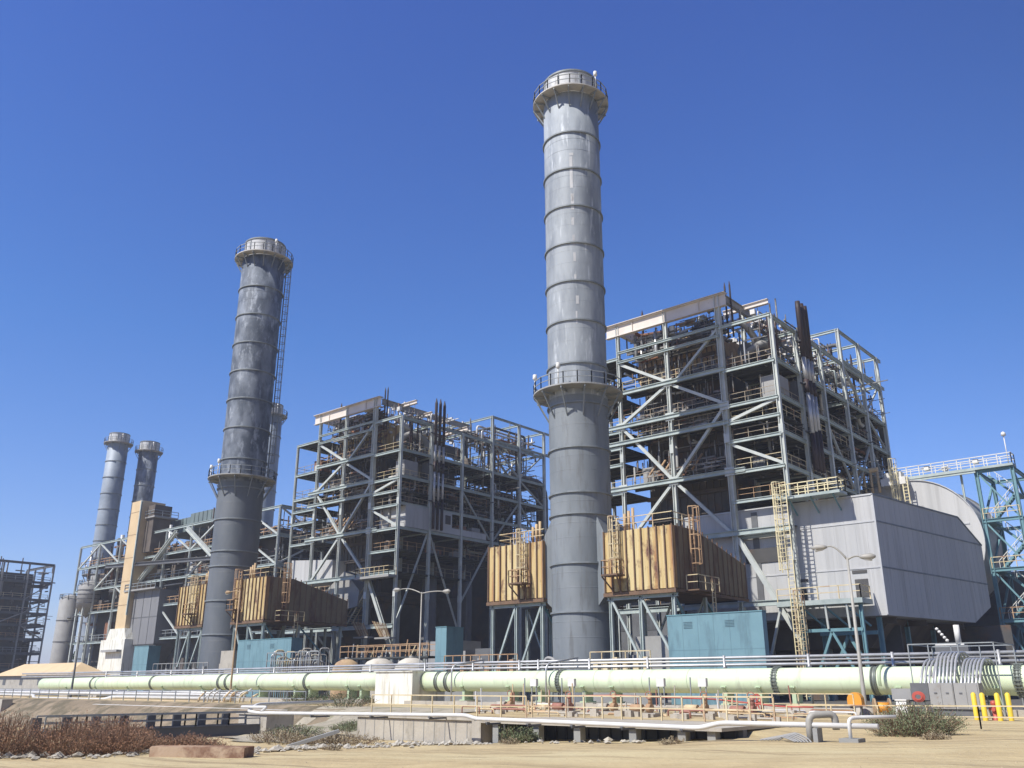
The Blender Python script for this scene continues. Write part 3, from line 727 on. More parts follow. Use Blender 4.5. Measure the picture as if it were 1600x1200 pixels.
# ------------------------------------------------------------------ rusty casings beside the chimneys
def casing(x0, x1, cy, label, m, side_open, ladder_x, seed):
    rnd = random.Random(seed)
    t = thing("flue_casing", label, "flue casing", ((x0 + x1) / 2, cy, .3), "rusty ribbed flue casings beside the chimneys")
    yf = cy - 1.5; yb = cy + 10.2
    prof = [(yf, 8.5), (yb, 8.5), (yb, 11.2), (yf + 3.6, 13.2), (yf, 13.2)]
    c = MB(); c.prism(prof, 'x', x0, x1); body = c.build("casing_body", m, t)
    n = max(6, round((x1 - x0) / .70))
    for k in range(n + 1):
        x = x0 + (x1 - x0) * k / n
        b = MB(); b.box(x - .025, x + .025, yf - .10, yf, 8.42, 13.28); b.box(x - .05, x + .05, yf - .125, yf - .101, 8.42, 13.28); b.build("rib", M['rib'], body)
    yy = yf + .7
    while yy < yb:
        zt = 13.25 if yy < yf + 3.6 else 13.2 - (yy - yf - 3.6) * (2.0 / (yb - yf - 3.6)) + .1
        b = MB(); b.box(x1, x1 + .07, yy - .05, yy + .05, 8.42, zt + .12); b.build("rib", M['rib'], body); yy += .78
    c = MB(); c.box(x0 - .12, x1 + .1, yf - .18, yf + .1, 8.14, 8.42); c.box(x1 - .1, x1 + .12, yf + .1, yb, 8.2, 8.42); c.box(x0, x1 - .1, yf + .1, yb, 8.38, 8.45); c.build("base_frame", M['rib'], t)
    c = MB(); c.prism([(yf + .35, 8.5), (yb, 8.5), (yb, 11.2), (yf + 3.6, 13.17), (yf + .35, 13.17)], 'x', x1 + .002, x1 + .03); c.build("shaded_side_panel", M['flank'], body)  # thin overlay with painted-in shade on the side turned from the sun
    # top railing
    r = MB(); railing(r, [(x0 + 1, yf + .25, 13.2), (x1 - .1, yf + .25, 13.2), (x1 - .1, yf + 3.3, 13.2)], 1.07, 1.5, .03); railing(r, [(x0 + 1, yf + .25, 13.2), (x0 + 1, yf + 3.3, 13.2)], 1.07, 1.5, .03); r.build("railing", M['rail'], t)
    # ladder with cage down to a bracketed landing
    l = MB(); ladder(l, ladder_x, yf - .3, 9.75, 14.2, .5, (0, -1), 11.0, .04)
    l.build("ladder", M['rail'] if seed % 2 else M['rail_rust'], t)
    p = MB(); p.box(ladder_x - .75, ladder_x + .75, yf - 1.35, yf - .22, 9.62, 9.75)
    for s in (-.7, .7):
        p.bar((ladder_x + s, yf - 1.3, 9.6), (ladder_x + s * .5, yf - .25, 8.5), .09)
        p.bar((ladder_x + s * .5, yf - .3, 9.6), (ladder_x + s * .5, yf - .3, 8.4), .09)
    pl = p.build("landing", M['rib'], t)
    r = MB(); railing(r, [(ladder_x - .7, yf - .25, 9.75), (ladder_x - .7, yf - 1.3, 9.75), (ladder_x + .7, yf - 1.3, 9.75), (ladder_x + .7, yf - .25, 9.75)], 1.07, .8, .03); r.build("railing", M['rail_rust'], pl)
    # vertical vents
    for k in range(3):
        x = ladder_x + .2 + k * .4; c = MB(); c.tube([(x, yf + .9, 13.2), (x, yf + .9, 14.7 + .2 * k)], .12, 8); c.build("vent_pipe", M['tan'], t)
    if side_open:
        l = MB(); ladder(l, x1 + .45, yf + 2.2, 9.8, 14.2, .5, (1, 0), 10.4, .04); l.build("ladder", M['rail_rust'], t)
        p = MB(); p.box(x1 + .2, x1 + 1.3, yf + 1.2, yf + 4.6, 8.3, 8.4); q = p.build("landing", M['rib'], t)
        r = MB(); railing(r, [(x1 + .25, yf + 1.25, 8.4), (x1 + 1.25, yf + 1.25, 8.4), (x1 + 1.25, yf + 4.5, 8.4)], 1.07, 1.1, .03); r.build("railing", M['rail'], q)
        l = MB(); ladder(l, x1 + 1.3, yf + 3.4, .4, 9.3, .45, (1, 0), None, .035); l.build("ladder", M['rail'], t)
    # support legs and bracing
    xs = [x0 + .3, (x0 + x1) / 2 - .1, x1 - .35]
    for i, x in enumerate(xs):
        for y in (yf + .25, yf + 5, yb - .6):
            MB().hbeam((x, y, .3), (x, y, 8.1), .26, .26, .05, (1, 0, 0)).build("support_leg", M['steel'], t)
    for a, b in ((0, 1), (1, 2)):
        up = side_open
        za, zb = (7.9, 3.2) if up else (2.2, 7.9)
        MB().bar((xs[a] + .1, yf + .25, za), (xs[b] - .1, yf + .25, zb), .17).build("brace", M['steel'], t)
        MB().bar((xs[a] + .1, yf + 5, zb), (xs[b] - .1, yf + 5, za), .15).build("brace", M['steel'], t)
        MB().bar((xs[a] + .1, yf + .25, 2.6), (xs[b] - .1, yf + .25, 2.6 - (.6 if a == 0 else 0)), .16).build("brace", M['steel'], t)
    MB().hbeam((x0, yf + .25, 8.0), (x1, yf + .25, 8.0), .26, .26, .05).build("brace", M['steel'], t)
    for x in (xs[2],):
        MB().bar((x, yf + .4, 7.9), (x, yf + 4.9, 3), .15).build("brace", M['teal'], t)
        MB().bar((x, yf + 5.1, 7.9), (x, yb - .7, 3), .15).build("brace", M['teal'], t)
    return t
for (cx, m, la, lb, s) in ((C1[0], M['rust_box'], "rust stained tan ribbed casing to the right of the light grey chimney", "tan ribbed casing with caged ladder to the left of the light grey chimney", 3),
                           (C2[0], M['rust_box2'], "rusty ribbed casing to the right of the dark mottled chimney", "narrow rusty ribbed casing to the left of the dark mottled chimney", 4)):
    casing(cx + 3.34, cx + 9.66, 60.2, la, m, True, cx + 4.6, s)
    casing(cx - 9.15, cx - 2.95, 60.2, lb, m, False, cx - 5.0, s + 1 if s == 4 else s)

# ------------------------------------------------------------------ big grey clad casing, drum, stair tower
TH = R(8.3)
def S(s, z, off=0.0):           # point on the slanted side wall
    return (-25.25 + math.sin(TH) * s + math.cos(TH) * off, 77 + math.cos(TH) * s - math.sin(TH) * off, z)
def grey_building():
    t = thing("duct_casing", "huge light grey sheet clad duct casing with a chamfered rear corner at right", "duct casing", (-30, 80, .3))
    c = MB()
    prof = [(0, 7.05), (17.0, 7.15), (21.2, 8.8), (21.45, 14.8), (16.8, 17.1), (0, 17.15)]
    pr = [S(s, z) for s, z in prof]
    lf = [(-44.0, p[1], p[2]) for p in pr]
    n = len(pr)
    c.add(pr + lf, [list(range(n)), [n + i for i in range(n)][::-1]] + [(i, n + i, n + (i + 1) % n, (i + 1) % n) for i in range(n)])
    b = c.build("casing_wall", M['clad'], t)
    for z in (14.88, 11.0):
        MB().box(-44, -25.25, 76.95, 77.0, z - .06, z + .06).build("seam", M['clad_seam'], b)
        m = MB(); m.bar(S(0, z, .02), S(21.3, z, .02), .05, .13); m.build("seam", M['ring'], b)
    MB().box(-44, -25.2, 76.93, 77.0, 17.12, 17.26).build("trim", M['clad_seam'], b)
    m = MB(); m.bar(S(0, 7.1, .0), S(0, 17.2, .0), .14, .14); m.build("trim", M['clad_seam'], b)
    m = MB(); m.bar(S(0, 17.2, .03), S(16.8, 17.16, .03), .07, .14); m.bar(S(16.8, 17.16, .03), S(21.45, 14.85, .03), .07, .14); m.build("trim", M['ring'], b)
    k = -43.2
    v = MB()
    while k < -25.6: v.box(k - .012, k + .012, 76.985, 77.0, 7.1, 17.1); k += .95
    s_ = .9
    while s_ < 21: v.bar(S(s_, 7.4 if s_ < 17 else 9, .004), S(s_, 16.9 if s_ < 16.8 else 14.9, .004), .02, .03, (1, 0, 0)); s_ += .95
    v.build("panel_joint", M['clad'], b)
    for (x0, x1, z0, z1) in ((-27.6, -26.5, 8.6, 10.1), (-27.75, -26.5, 10.6, 10.85), (-33.0, -31.7, 10.2, 10.45), (-33.0, -31.9, 8.0, 9.6)):
        MB().box(x0, x1, 76.94, 77.0, z0, z1).build("opening", M['dark'], b)
    # dark door strip and window at the left part
    MB().box(-36.55, -35.95, 76.93, 77.0, 7.1, 16.9).build("downpipe_recess", M['dgrey'], b)
    MB().box(-37.4, -33.4, 76.90, 77.0, 12.2, 13.5).build("opening", M['dark'], b)
    MB().tube([(-38.0, 76.6, 14.6), (-33.6, 76.6, 14.65)], .2, 8).build("pipe", M['steel'], t)
    # underside hoppers and support steel
    m = MB(); m.prism([(-43, 7.0), (-26, 7.0), (-28, 4.6), (-41, 4.6)], 'y', 80, 97); m.build("hopper", M['brown'], t)
    m = MB(); m.box(-44, -20.5, 96.8, 97.1, .3, 7); m.build("back_wall", M['dark'], t)
    m = MB(); m.box(-46, -26, 82.0, 82.3, .3, 6.5); m.build("back_wall", M['dark'], t)
    for x in (-42, -36.5, -31, -26.2):
        for y in (77.6, 84.5, 92):
            MB().hbeam((x, y, .3), (x, y, 7.0), .36, .36, .06, (1, 0, 0)).build("support_leg", M['teal'], t)
    for y in (79, 84.5, 92):
        m = MB(); m.hbeam((-44, y, 6.75), S((y - 77), 6.75, -.3), .36, .5, .06); m.build("support_beam", M['brown'], t)
    for a, b_ in ((-31, -28.6), (-26.2, -28.6)):
        MB().bar((a, 76.8, .8), (b_, 76.8, 5.6), .24).build("brace", M['teal'], t)
    MB().bar((-31, 76.8, 5.7), (-26.2, 76.8, 5.7), .3).build("brace", M['teal'], t)
    return t
grey_building()
def front_platforms():
    t = thing("access_platform", "upper access platform with pale yellow rails at the top edge of the grey casing", "platform", (-30, 75.6, 17.2))
    m = MB(); m.box(-32.9, -27.3, 75.1, 76.9, 17.35, 17.6); m.build("deck", M['steel'], t)
    for x in (-32.0, -30, -28): MB().bar((x, 75.3, 17.35), (x, 76.9, 16.1), .10).build("bracket", M['teal'], t)
    r = MB(); railing(r, [(-32.8, 76.8, 17.6), (-32.8, 75.2, 17.6), (-27.4, 75.2, 17.6), (-27.4, 76.8, 17.6)], 1.1, .9, .04); railing(r, [(-32.8, 76.8, 17.6), (-27.4, 76.8, 17.6)], 1.1, 1.8, .04); r.build("railing", M['yellow'], t)
    t = thing("access_platform", "lower walkway with white rails on a teal trestle below the grey casing", "platform", (-29.6, 75, 8))
    m = MB(); m.box(-33.6, -26.2, 74.2, 76.6, 7.95, 8.35); m.build("deck", M['steel'], t)
    r = MB(); railing(r, [(-33.5, 74.3, 8.35), (-26.3, 74.3, 8.35), (-26.3, 76.5, 8.35)], 1.07, 2.0, .04); r.build("railing", M['rail'], t)
    for x in (-31.4, -29.4, -27.6):
        MB().bar((x, 74.4, 7.95), (x, 74.6, 6.0), .16).build("strut", M['steel_col'], t)
        MB().bar((x - .2, 74.5, 7.9), (x + 1.1, 76.3, 6.2), .14).build("strut", M['teal'], t)
    for x in (-31.6, -26.6): MB().hbeam((x, 74.8, .3), (x, 74.8, 7.9), .28, .28, .05, (1, 0, 0)).build("leg", M['teal'], t)
    MB().bar((-31.6, 74.8, 5.9), (-26.6, 74.8, 5.9), .26).build("strut", M['teal'], t)
    MB().bar((-31.4, 74.8, 1.0), (-29.2, 74.8, 5.8), .2).build("strut", M['teal'], t)
    MB().bar((-26.8, 74.8, 1.0), (-29.2, 74.8, 5.8), .2).build("strut", M['teal'], t)
    MB().bar((-33.4, 74.6, 7.9), (-35.4, 74.8, 2.0), .2).build("strut", M['steel_col'], t)
    t = thing("caged_ladder", "long pale yellow caged ladder climbing the left part of the grey casing", "ladder", (-32.3, 74, .3))
    m = MB(); ladder(m, -31.95, 74.1, .4, 18.7, .55, (0, -1), None, .038); m.build("ladder", M['yellow'], t)
    m = MB(); ladder(m, -32.5, 74.2, 10.8, 18.4, .5, (0, -1), 11.0, .038); m.build("cage", M['yellow'], t)
    m = MB(); ladder(m, -31.5, 74.2, .4, 8.9, .45, (0, -1), 2.6, .035); m.build("cage", M['rail'], t)
front_platforms()
def drum():
    t = thing("round_duct", "large grey round backed duct rising behind the grey casing", "duct", (-30, 101, .3))
    cx, cz, r_ = -29.0, 15.9, 6.85
    arc = [(cx + r_ * math.sin(a), cz + r_ * math.cos(a)) for a in [R(x) for x in range(0, 171, 6)]]
    prof = [(-37, 22.1)] + arc + [(-37, 9)]
    c = MB(); c.prism(prof, 'y', 100, 108.5); b = c.build("shell", M['clad'], t)
    m = MB(); pts = [(-37, 99.97, 22.1)] + [(p[0], 99.97, p[1]) for p in arc]; 
    for p, q in zip(pts[:-1], pts[1:]): m.bar(p, q, .09, .22, (0, 1, 0))
    m.build("rim", M['clad_seam'], b)
    m = MB()
    pts = [(p[0] + .06, 108.3, p[1]) for p in arc]
    for p, q in zip(pts[:-1], pts[1:]): m.bar(p, q, .3, .2, (0, 1, 0))
    m.build("rim", M['dgrey'], b)
    MB().box(-37, -23.3, 99.93, 100, 17.4, 17.55).build("seam", M['clad_seam'], b)
    # header with short vertical pipes on the left
    m = MB(); m.tube([(-36.3, 98.8, 24.2), (-31.4, 98.8, 24.2)], .28, 10)
    for k in range(7): m.tube([(-36 + k * .75, 98.8, 24.2), (-36 + k * .75, 98.8, 21.6)], .16, 8)
    m.build("pipe_header", M['beige'], t)
    m = MB(); m.box(-31.2, -28.6, 98.6, 100, 22.2, 23.0); m.box(-30.8, -29, 98.7, 99.8, 23.0, 23.6); m.build("valve_box", M['white'], t)
    l = MB(); ladder(l, -29.7, 98.6, 17.0, 24.4, .55, (0, -1), 18.4, .05); ladder(l, -28.7, 98.7, 17.2, 23.0, .5, (0, -1), None, .05); l.build("ladder", M['yellow'], t)
drum()
def stair_tower():
    t = thing("stair_tower", "teal steel stair tower at the right edge carrying a white railed walkway", "stair tower", (-20, 103, .3))
    x0, x1, y0, y1 = -22.0, -18.6, 100.6, 107.5
    for x in (x0, x1):
        for y in (y0, y1): MB().hbeam((x, y, .3), (x, y, 23.0), .36, .36, .06, (1, 0, 0)).build("column", M['teal'], t)
    for z in (22.8, 17.6, 12.6, 7.6):
        for y in (y0, y1): MB().hbeam((x0 - .1, y, z), (x1 + .1, y, z), .25, .36, .05).build("beam", M['teal'], t)
        for x in (x0, x1): MB().hbeam((x, y0, z), (x, y1, z), .25, .36, .05).build("beam", M['teal'], t)
    zs = [22.8, 17.6, 12.6, 7.6, 1.0]
    for i in range(4):
        a, b = zs[i], zs[i + 1]
        MB().bar((x0, y0 + .1, a), (x1, y0 + .1, b), .16).build("brace", M['teal'], t)
        MB().bar((x1, y0, a), (x1, y1, b), .2).build("brace", M['teal'], t)
        MB().bar((x0, y1, a), (x0, y0, b), .2).build("brace", M['teal'], t)
        # two flights per storey
        zm = (a + b) / 2
        for (xa, za, xb, zb, yy) in ((x0 + .5, b, x1 - .4, zm, y0 + 1.5), (x1 - .4, zm, x0 + .5, a, y0 + 3.2)):
            f = MB(); n = 12
            for k in range(n):
                x = xa + (xb - xa) * (k + .5) / n; z = za + (zb - za) * (k + .5) / n
                f.box(x - .14, x + .14, yy - .45, yy + .45, z - .02, z + .02)
            for s in (-.47, .47):
                f.bar((xa, yy + s, za), (xb, yy + s, zb), .05, .22)
            fl = f.build("stair_flight", M['teal'], t)
            r = MB()
            for s in (-.47, .47):
                r.bar((xa, yy + s, za + 1), (xb, yy + s, zb + 1), .06)
                for k in range(4):
                    q = k / 3; r.bar((xa + (xb - xa) * q, yy + s, za + (zb - za) * q), (xa + (xb - xa) * q, yy + s, za + (zb - za) * q + 1), .05)
            r.build("handrail", M['white'], fl)
        p = MB(); p.box(x1 - .6, x1 + .2, y0 + .8, y0 + 4, zm - .1, zm); p.build("landing", M['teal'], t)
        r = MB(); railing(r, [(x0, y0 - .1, b + .2), (x1, y0 - .1, b + .2)], 1.07, 1.1, .04); r.build("railing", M['rail'] if i < 2 else M['rail_rust'], t)
        p = MB(); p.box(x0, x0 + .8, y0 + .2, y0 + 4, b - .1, b + .18); p.build("landing", M['teal'], t)
    w_ = MB(); w_.box(-34.0, x1 + .2, 100.2, 101.8, 22.95, 23.2); w_.hbeam((-31, 100.3, 22.8), (x0, 100.3, 22.8), .2, .3, .04); wk = w_.build("walkway", M['steel'], t)
    r = MB(); railing(r, [(-34, 100.25, 23.2), (x1 + .15, 100.25, 23.2), (x1 + .15, 101.7, 23.2), (-34, 101.7, 23.2)], 1.1, 1.25, .04); r.build("railing", M['white'], wk)
    for x in (-23.6,): MB().hbeam((x, 101, 20.0), (x, 101, 22.9), .2, .2, .04, (1, 0, 0)).build("strut", M['steel'], t)
    m = MB()
    for x, z in ((-30.4, 23.6), (-26.8, 23.7), (-21.9, 23.7), (-25, 23.4)): m.box(x - .25, x + .25, 100.4, 101, z, z + .45); m.tube([(x - .6, 100.6, z + .2), (x + .6, 100.6, z + .2)], .07, 6)
    m.build("valve_box", M['white'], t)
    m = MB(); m.tube([(x1 - .3, 101, 23.2), (x1 - .3, 101, 26.3)], .05, 6); m.lathe([(0, 26.75), (.22, 26.6), (.24, 26.3), (0, 26.2)], x1 - .3, 101, 10); m.build("mast_lamp", M['white'], t)
stair_tower()

# ------------------------------------------------------------------ blue green boxes
def blue_box(x0, x1, y0, y1, z1, label, lean=0):
    t = thing("sheet_enclosure", label, "enclosure", ((x0 + x1) / 2, (y0 + y1) / 2, .3), "blue green sheet metal enclosures")
    c = MB(); c.box(x0, x1, y0, y1, .3, z1); b = c.build("body", M['box_blue'], t)
    m = MB(); m.box(x0 - .04, x1 + .04, y0 - .04, y1 + .04, z1, z1 + .07); m.build("roof_edge", M['teal'], b)
    v = MB(); n = max(2, round((x1 - x0) / 1.22))
    for k in range(1, n): x = x0 + (x1 - x0) * k / n; v.box(x - .012, x + .012, y0 - .008, y0, .3, z1 - .03)
    v.box(x0, x1, y0 - .009, y0 - .001, 3.9, 3.93)
    v.build("panel_joint", M['box_dk'], b)
    if x1 - x0 > 5:
        for q in (.18, .62):
            xx = x0 + (x1 - x0) * q; c = MB()
            for k in range(5): c.box(xx, xx + .7, y0 - .03, y0 - .01, z1 - .9 + k * .1, z1 - .86 + k * .1)
            c.build("vent", M['box_dk'], b)
    return t
blue_box(-34.25, -26.9, 57, 57.6, 6.3, "largest blue green sheet enclosure, just below the right rusty casing")
blue_box(-57.97, -56.62, 57, 59.15, 6.4, "tall narrow blue green enclosure standing left of the tan casing")
blue_box(-89.0, -79.2, 57, 58.4, 6.15, "wide blue green enclosure beside the dark mottled chimney")
blue_box(-112.3, -108.7, 57, 58.6, 6.1, "small blue green enclosure below the dark grey hopper box at left")

# ------------------------------------------------------------------ far left plant: frame, shaft tower, hopper box, silos
t = thing("turbine_hall", "long low dark building closing the view behind the boiler houses", "hall", (-80, 118, .3))
c = MB(); c.box(-150, -18, 113, 125, .3, 13.2); b = c.build("wall", M['dgrey'], t)
c = MB(); c.box(-150.5, -17.5, 112.5, 125.5, 13.2, 13.6); c.build("roof", M['mgrey'], t)
for k in range(26):
    c = MB(); c.box(-147 + k * 5, -144 + k * 5, 112.95, 113, 9.0, 11.4); c.build("window", M['pipe_dark'], b)
def far_frame(x0, x1, y0, y1, ztop, nx, ny, levels, label, seed, m_beam, m_col, inner=True):
    rnd = random.Random(seed)
    t = thing("boiler_house", label, "boiler house", ((x0 + x1) / 2, (y0 + y1) / 2, .3), "distant steel framed boiler houses")
    xs = [x0 + (x1 - x0) * i / nx for i in range(nx + 1)]; ys = [y0 + (y1 - y0) * i / ny for i in range(ny + 1)]
    for i, x in enumerate(xs):
        for j, y in enumerate(ys):
            if 0 < i < nx and 0 < j < ny: continue
            MB().hbeam((x, y, .3), (x, y, ztop), .36, .36, .07, (1, 0, 0)).build("column", m_col, t)
    for z in levels + [ztop]:
        MB().hbeam((x0, y0, z), (x1, y0, z), .3, .42, .06).build("beam", m_beam, t)
        MB().hbeam((x1, y0, z), (x1, y1, z), .4, .6, .08).build("beam", m_beam, t)
        MB().hbeam((x0, y1, z), (x1, y1, z), .4, .6, .08).build("beam", m_beam, t)
        if z < ztop:
            d = MB(); d.box(x0 + .3, x1 - .3, y0 + .3, y0 + 4, z + .3, z + .36); d.box(x1 - 4, x1 - .3, y0 + 4, y1 - .3, z + .3, z + .36); dk = d.build("floor_deck", M['grating'], t)
            r = MB(); railing(r, [(x0 + .4, y0 + .3, z + .36), (x1 - .3, y0 + .3, z + .36), (x1 - .3, y1 - .4, z + .36)], 1.1, 2.2, .05); r.build("railing", rnd.choice((M['rail'], M['rail_rust'], M['rail_grey'])), dk)
    lv = [.5] + levels + [ztop]
    for i in range(nx):
        for k in range(len(lv) - 1):
            if rnd.random() < .42:
                a, b = (xs[i], xs[i + 1]) if rnd.random() < .5 else (xs[i + 1], xs[i])
                MB().bar((a, y0, lv[k]), (b, y0, lv[k + 1]), .26).build("brace", m_col, t)
    for j in range(ny):
        for k in range(len(lv) - 1):
            if rnd.random() < .4:
                a, b = (ys[j], ys[j + 1]) if rnd.random() < .5 else (ys[j + 1], ys[j])
                MB().bar((x1, a, lv[k]), (x1, b, lv[k + 1]), .26).build("brace", m_col, t)
    if inner:
        c = MB(); c.box(x0 + 5, x1 - (5 if nx > 4 else 2.5), y0 + 3.4, y1 - 4, 4, ztop - 2.5); c.build("furnace_casing", M['dark'], t)
    for k in range(26 if nx > 4 else 12):
        xx = rnd.uniform(x0 + 2, x1 - 5); zz = rnd.choice([3.5] + levels) + .4; ww = rnd.uniform(1.2, 4.5); hh = rnd.uniform(1.2, 3.8); yy = y0 + rnd.uniform(.9, 2.2)
        c = MB(); c.box(xx, xx + ww, yy, yy + 1.6, zz, zz + hh); c.box(xx + .2, xx + ww * .4, yy - .08, yy, zz + .3, zz + hh - .3); c.build("equipment_cabinet", rnd.choice((M['dgrey'], M['mgrey'], M['brown'], M['dark'], M['pipe_rust'], M['hop'])), t)
        c = MB(); c.box(x0 + 1, x1 - 1, y1 - 3, y1 - 2.6, .3, 12); c.build("rear_wall", M['dark'], t)
    for k in range(90):
        x = rnd.uniform(x0 + 1, x1 - 1); y = rnd.uniform(y0 + .5, y0 + 4) if rnd.random() < .6 else rnd.uniform(y0 + 4, y1 - 1)
        if y > y0 + 4: x = rnd.uniform(x1 - 4, x1 - .5)
        z = rnd.uniform(8, ztop - 1); q = [x, y, z]; L_ = rnd.uniform(2, 9); ax = rnd.randrange(3); q[ax] += L_
        q[0] = min(q[0], x1); q[1] = min(q[1], y1); q[2] = min(q[2], ztop + 1.5)
        c = MB(); c.tube([(x, y, z), q], rnd.uniform(.15, .5), 8); c.build("pipe", rnd.choice((M['dgrey'], M['pipe_rust'], M['mgrey'], M['insul'], M['pipe_dark'], M['brown'])), t)
    for k in range(9):
        x = rnd.uniform(x0 + 1, x1 - 1); y = rnd.uniform(y0 + .5, y1 - 1); 
        c = MB(); c.tube([(x, y, ztop - 4), (x, y, ztop + rnd.uniform(1.2, 3))], .14, 6); c.build("vent_pipe", M['silencer'], t)
    c = MB()
    for _ in range(620 if nx > 4 else 420):
        x = rnd.uniform(x0 + .5, x1 - .5); y = rnd.uniform(y0 + .3, y0 + 3); z = rnd.choice(levels) + rnd.uniform(.3, 3)
        if rnd.random() < .55: x = rnd.uniform(x1 - 3, x1 - .3); y = rnd.uniform(y0, y1)
        q = [x, y, z]; q[rnd.randrange(3)] += rnd.uniform(.6, 3.5); c.bar((x, y, z), q, rnd.choice((.1, .18, .28)))
    tag(c.build("small_pipework", M['mixed'], t), kind="stuff")
    return t
u3 = far_frame(-197, -124, 85, 112, 29.7, 8, 3, [9.5, 15.5, 20.2, 25.0], "long weathered steel boiler frame at left behind the beige shaft tower and dark chimney", 5, M['steel'], M['steel_col'])
for (x0, x1, y0, y1, z0, z1) in ((-172, -160, 90, 97, 30.2, 33.0), (-158, -149, 88, 98, 30.4, 32.9), (-186, -180, 90, 95, 30.0, 31.8)):
    c = MB(); c.box(x0, x1, y0, y1, z0, z1); k = x0 + 1.5
    while k < x1 - .5: c.box(k - .06, k + .06, y0 - .1, y0, z0, z1); k += 1.5
    c.build("roof_house", M['roof_teal'] if x0 > -180 else M['clad'], u3)
for x in (-152, -146.5, -141): 
    c = MB(); c.lathe([(0, 22.6), (1.6, 22.2), (1.9, 20.5), (1.9, 12)], x, 87.4, 16); c.build("tank", M['mgrey'] if x < -150 else M['brown'], u3)
for (p, q) in (((-181, 83.5, 24.2), (-140, 83.5, 22.4)), ((-152, 84.2, 29), (-138, 84.2, 20.5)), ((-168, 84.4, 20.5), (-156, 84.4, 28.8)), ((-141, 84.6, 28.9), (-133, 84.6, 21))):
    c = MB(); c.hbeam(p, q, .6, .7, .1); c.build("girder", M['steel_col'] if p[0] > -180 else M['dgrey'], u3)
far_frame(-268, -250, 70, 101.5, 31.8, 3, 5, [5, 9, 12.5, 16, 19, 22.5, 27], "dark hazy steel boiler frame cut off by the left edge of the picture", 9, M['dgrey'], M['mgrey'])

def shaft_tower():
    t = thing("shaft_tower", "tall narrow beige sheet clad shaft tower on a white base at left", "tower", (-175, 86, .3))
    c = MB(); c.box(-172.3, -168.4, 83.0, 88.0, 11.3, 36.2); b = c.build("shaft", M['beige'], t)
    c = MB()
    for z in (16, 20.5, 25, 29.5, 34): c.box(-172.33, -168.37, 82.97, 83.0, z - .05, z + .05)
    c.build("seam", M['wood'], b)
    c = MB(); c.box(-176.0, -166.5, 82.4, 88.5, .3, 9.6); c.prism([(-174.4, 9.6), (-166.6, 9.6), (-167.6, 11.6), (-173.4, 11.6)], 'y', 82.6, 88.4); c.build("base", M['conc_white'], t)
    m = MB(); m.hbeam((-167.8, 82.7, 14), (-167.8, 82.7, 36), .3, .3, .05); m.build("guide_column", M['steel'], t)
    m = MB(); m.box(-168.3, -164.5, 84, 89, 32.6, 32.9); q = m.build("head_platform", M['mgrey'], t)
    r = MB(); railing(r, [(-168.3, 84, 32.9), (-164.6, 84, 32.9), (-164.6, 89, 32.9)], 1.1, 1.6, .05); r.build("railing", M['rail_grey'], q)
    m = MB(); m.box(-168.3, -165.5, 84.4, 88, 26, 35.2); m.build("hoist_house", M['brown'], t)
    m = MB(); m.box(-173.5, -167.2, 81.4, 82.4, 7.3, 7.7); m.build("head_platform", M['mgrey'], t)
shaft_tower()
def hopper_box():
    t = thing("hopper_box", "dark grey sheet clad hopper box between the beige shaft tower and the rusty casing", "hopper", (-166, 86, .3))
    c = MB(); c.box(-170.2, -158.7, 84, 91.5, 8.6, 18.4); b = c.build("body", M['mgrey_d'], t)
    c = MB()
    for x in (-167.3, -164.4, -161.5): c.box(x - .05, x + .05, 83.95, 84, 8.6, 18.4)
    c.box(-170.2, -158.7, 83.96, 84, 13.4, 13.55); c.build("panel_joint", M['dgrey'], b)
    c = MB(); c.add([(-166.5, 84, 8.6), (-158.7, 84, 8.6), (-158.7, 91.5, 8.6), (-166.5, 91.5, 8.6), (-164.5, 86, 5.0), (-162.3, 86, 5.0), (-162.3, 89, 5.0), (-164.5, 89, 5.0)], [(0, 1, 5, 4), (1, 2, 6, 5), (2, 3, 7, 6), (3, 0, 4, 7), (4, 5, 6, 7), (3, 2, 1, 0)]); c.build("hopper_cone", M['dgrey'], t)
    for x in (-169.8, -159.1): 
        for y in (84.4, 91): MB().hbeam((x, y, .3), (x, y, 8.6), .4, .4, .06, (1, 0, 0)).build("support_leg", M['steel_col'], t)
    m = MB(); m.box(-170.4, -158.5, 82.8, 84, 18.4, 18.7); q = m.build("platform", M['mgrey'], t)
    r = MB(); railing(r, [(-170.3, 82.9, 18.7), (-158.6, 82.9, 18.7)], 1.1, 1.6, .05); r.build("railing", M['rail_grey'], q)
M['mgrey_d'] = mat("hopper_grey", (.21, .21, .215), (.17, .17, .175), .7, 0, .3, (1, 1, .3))
hopper_box()
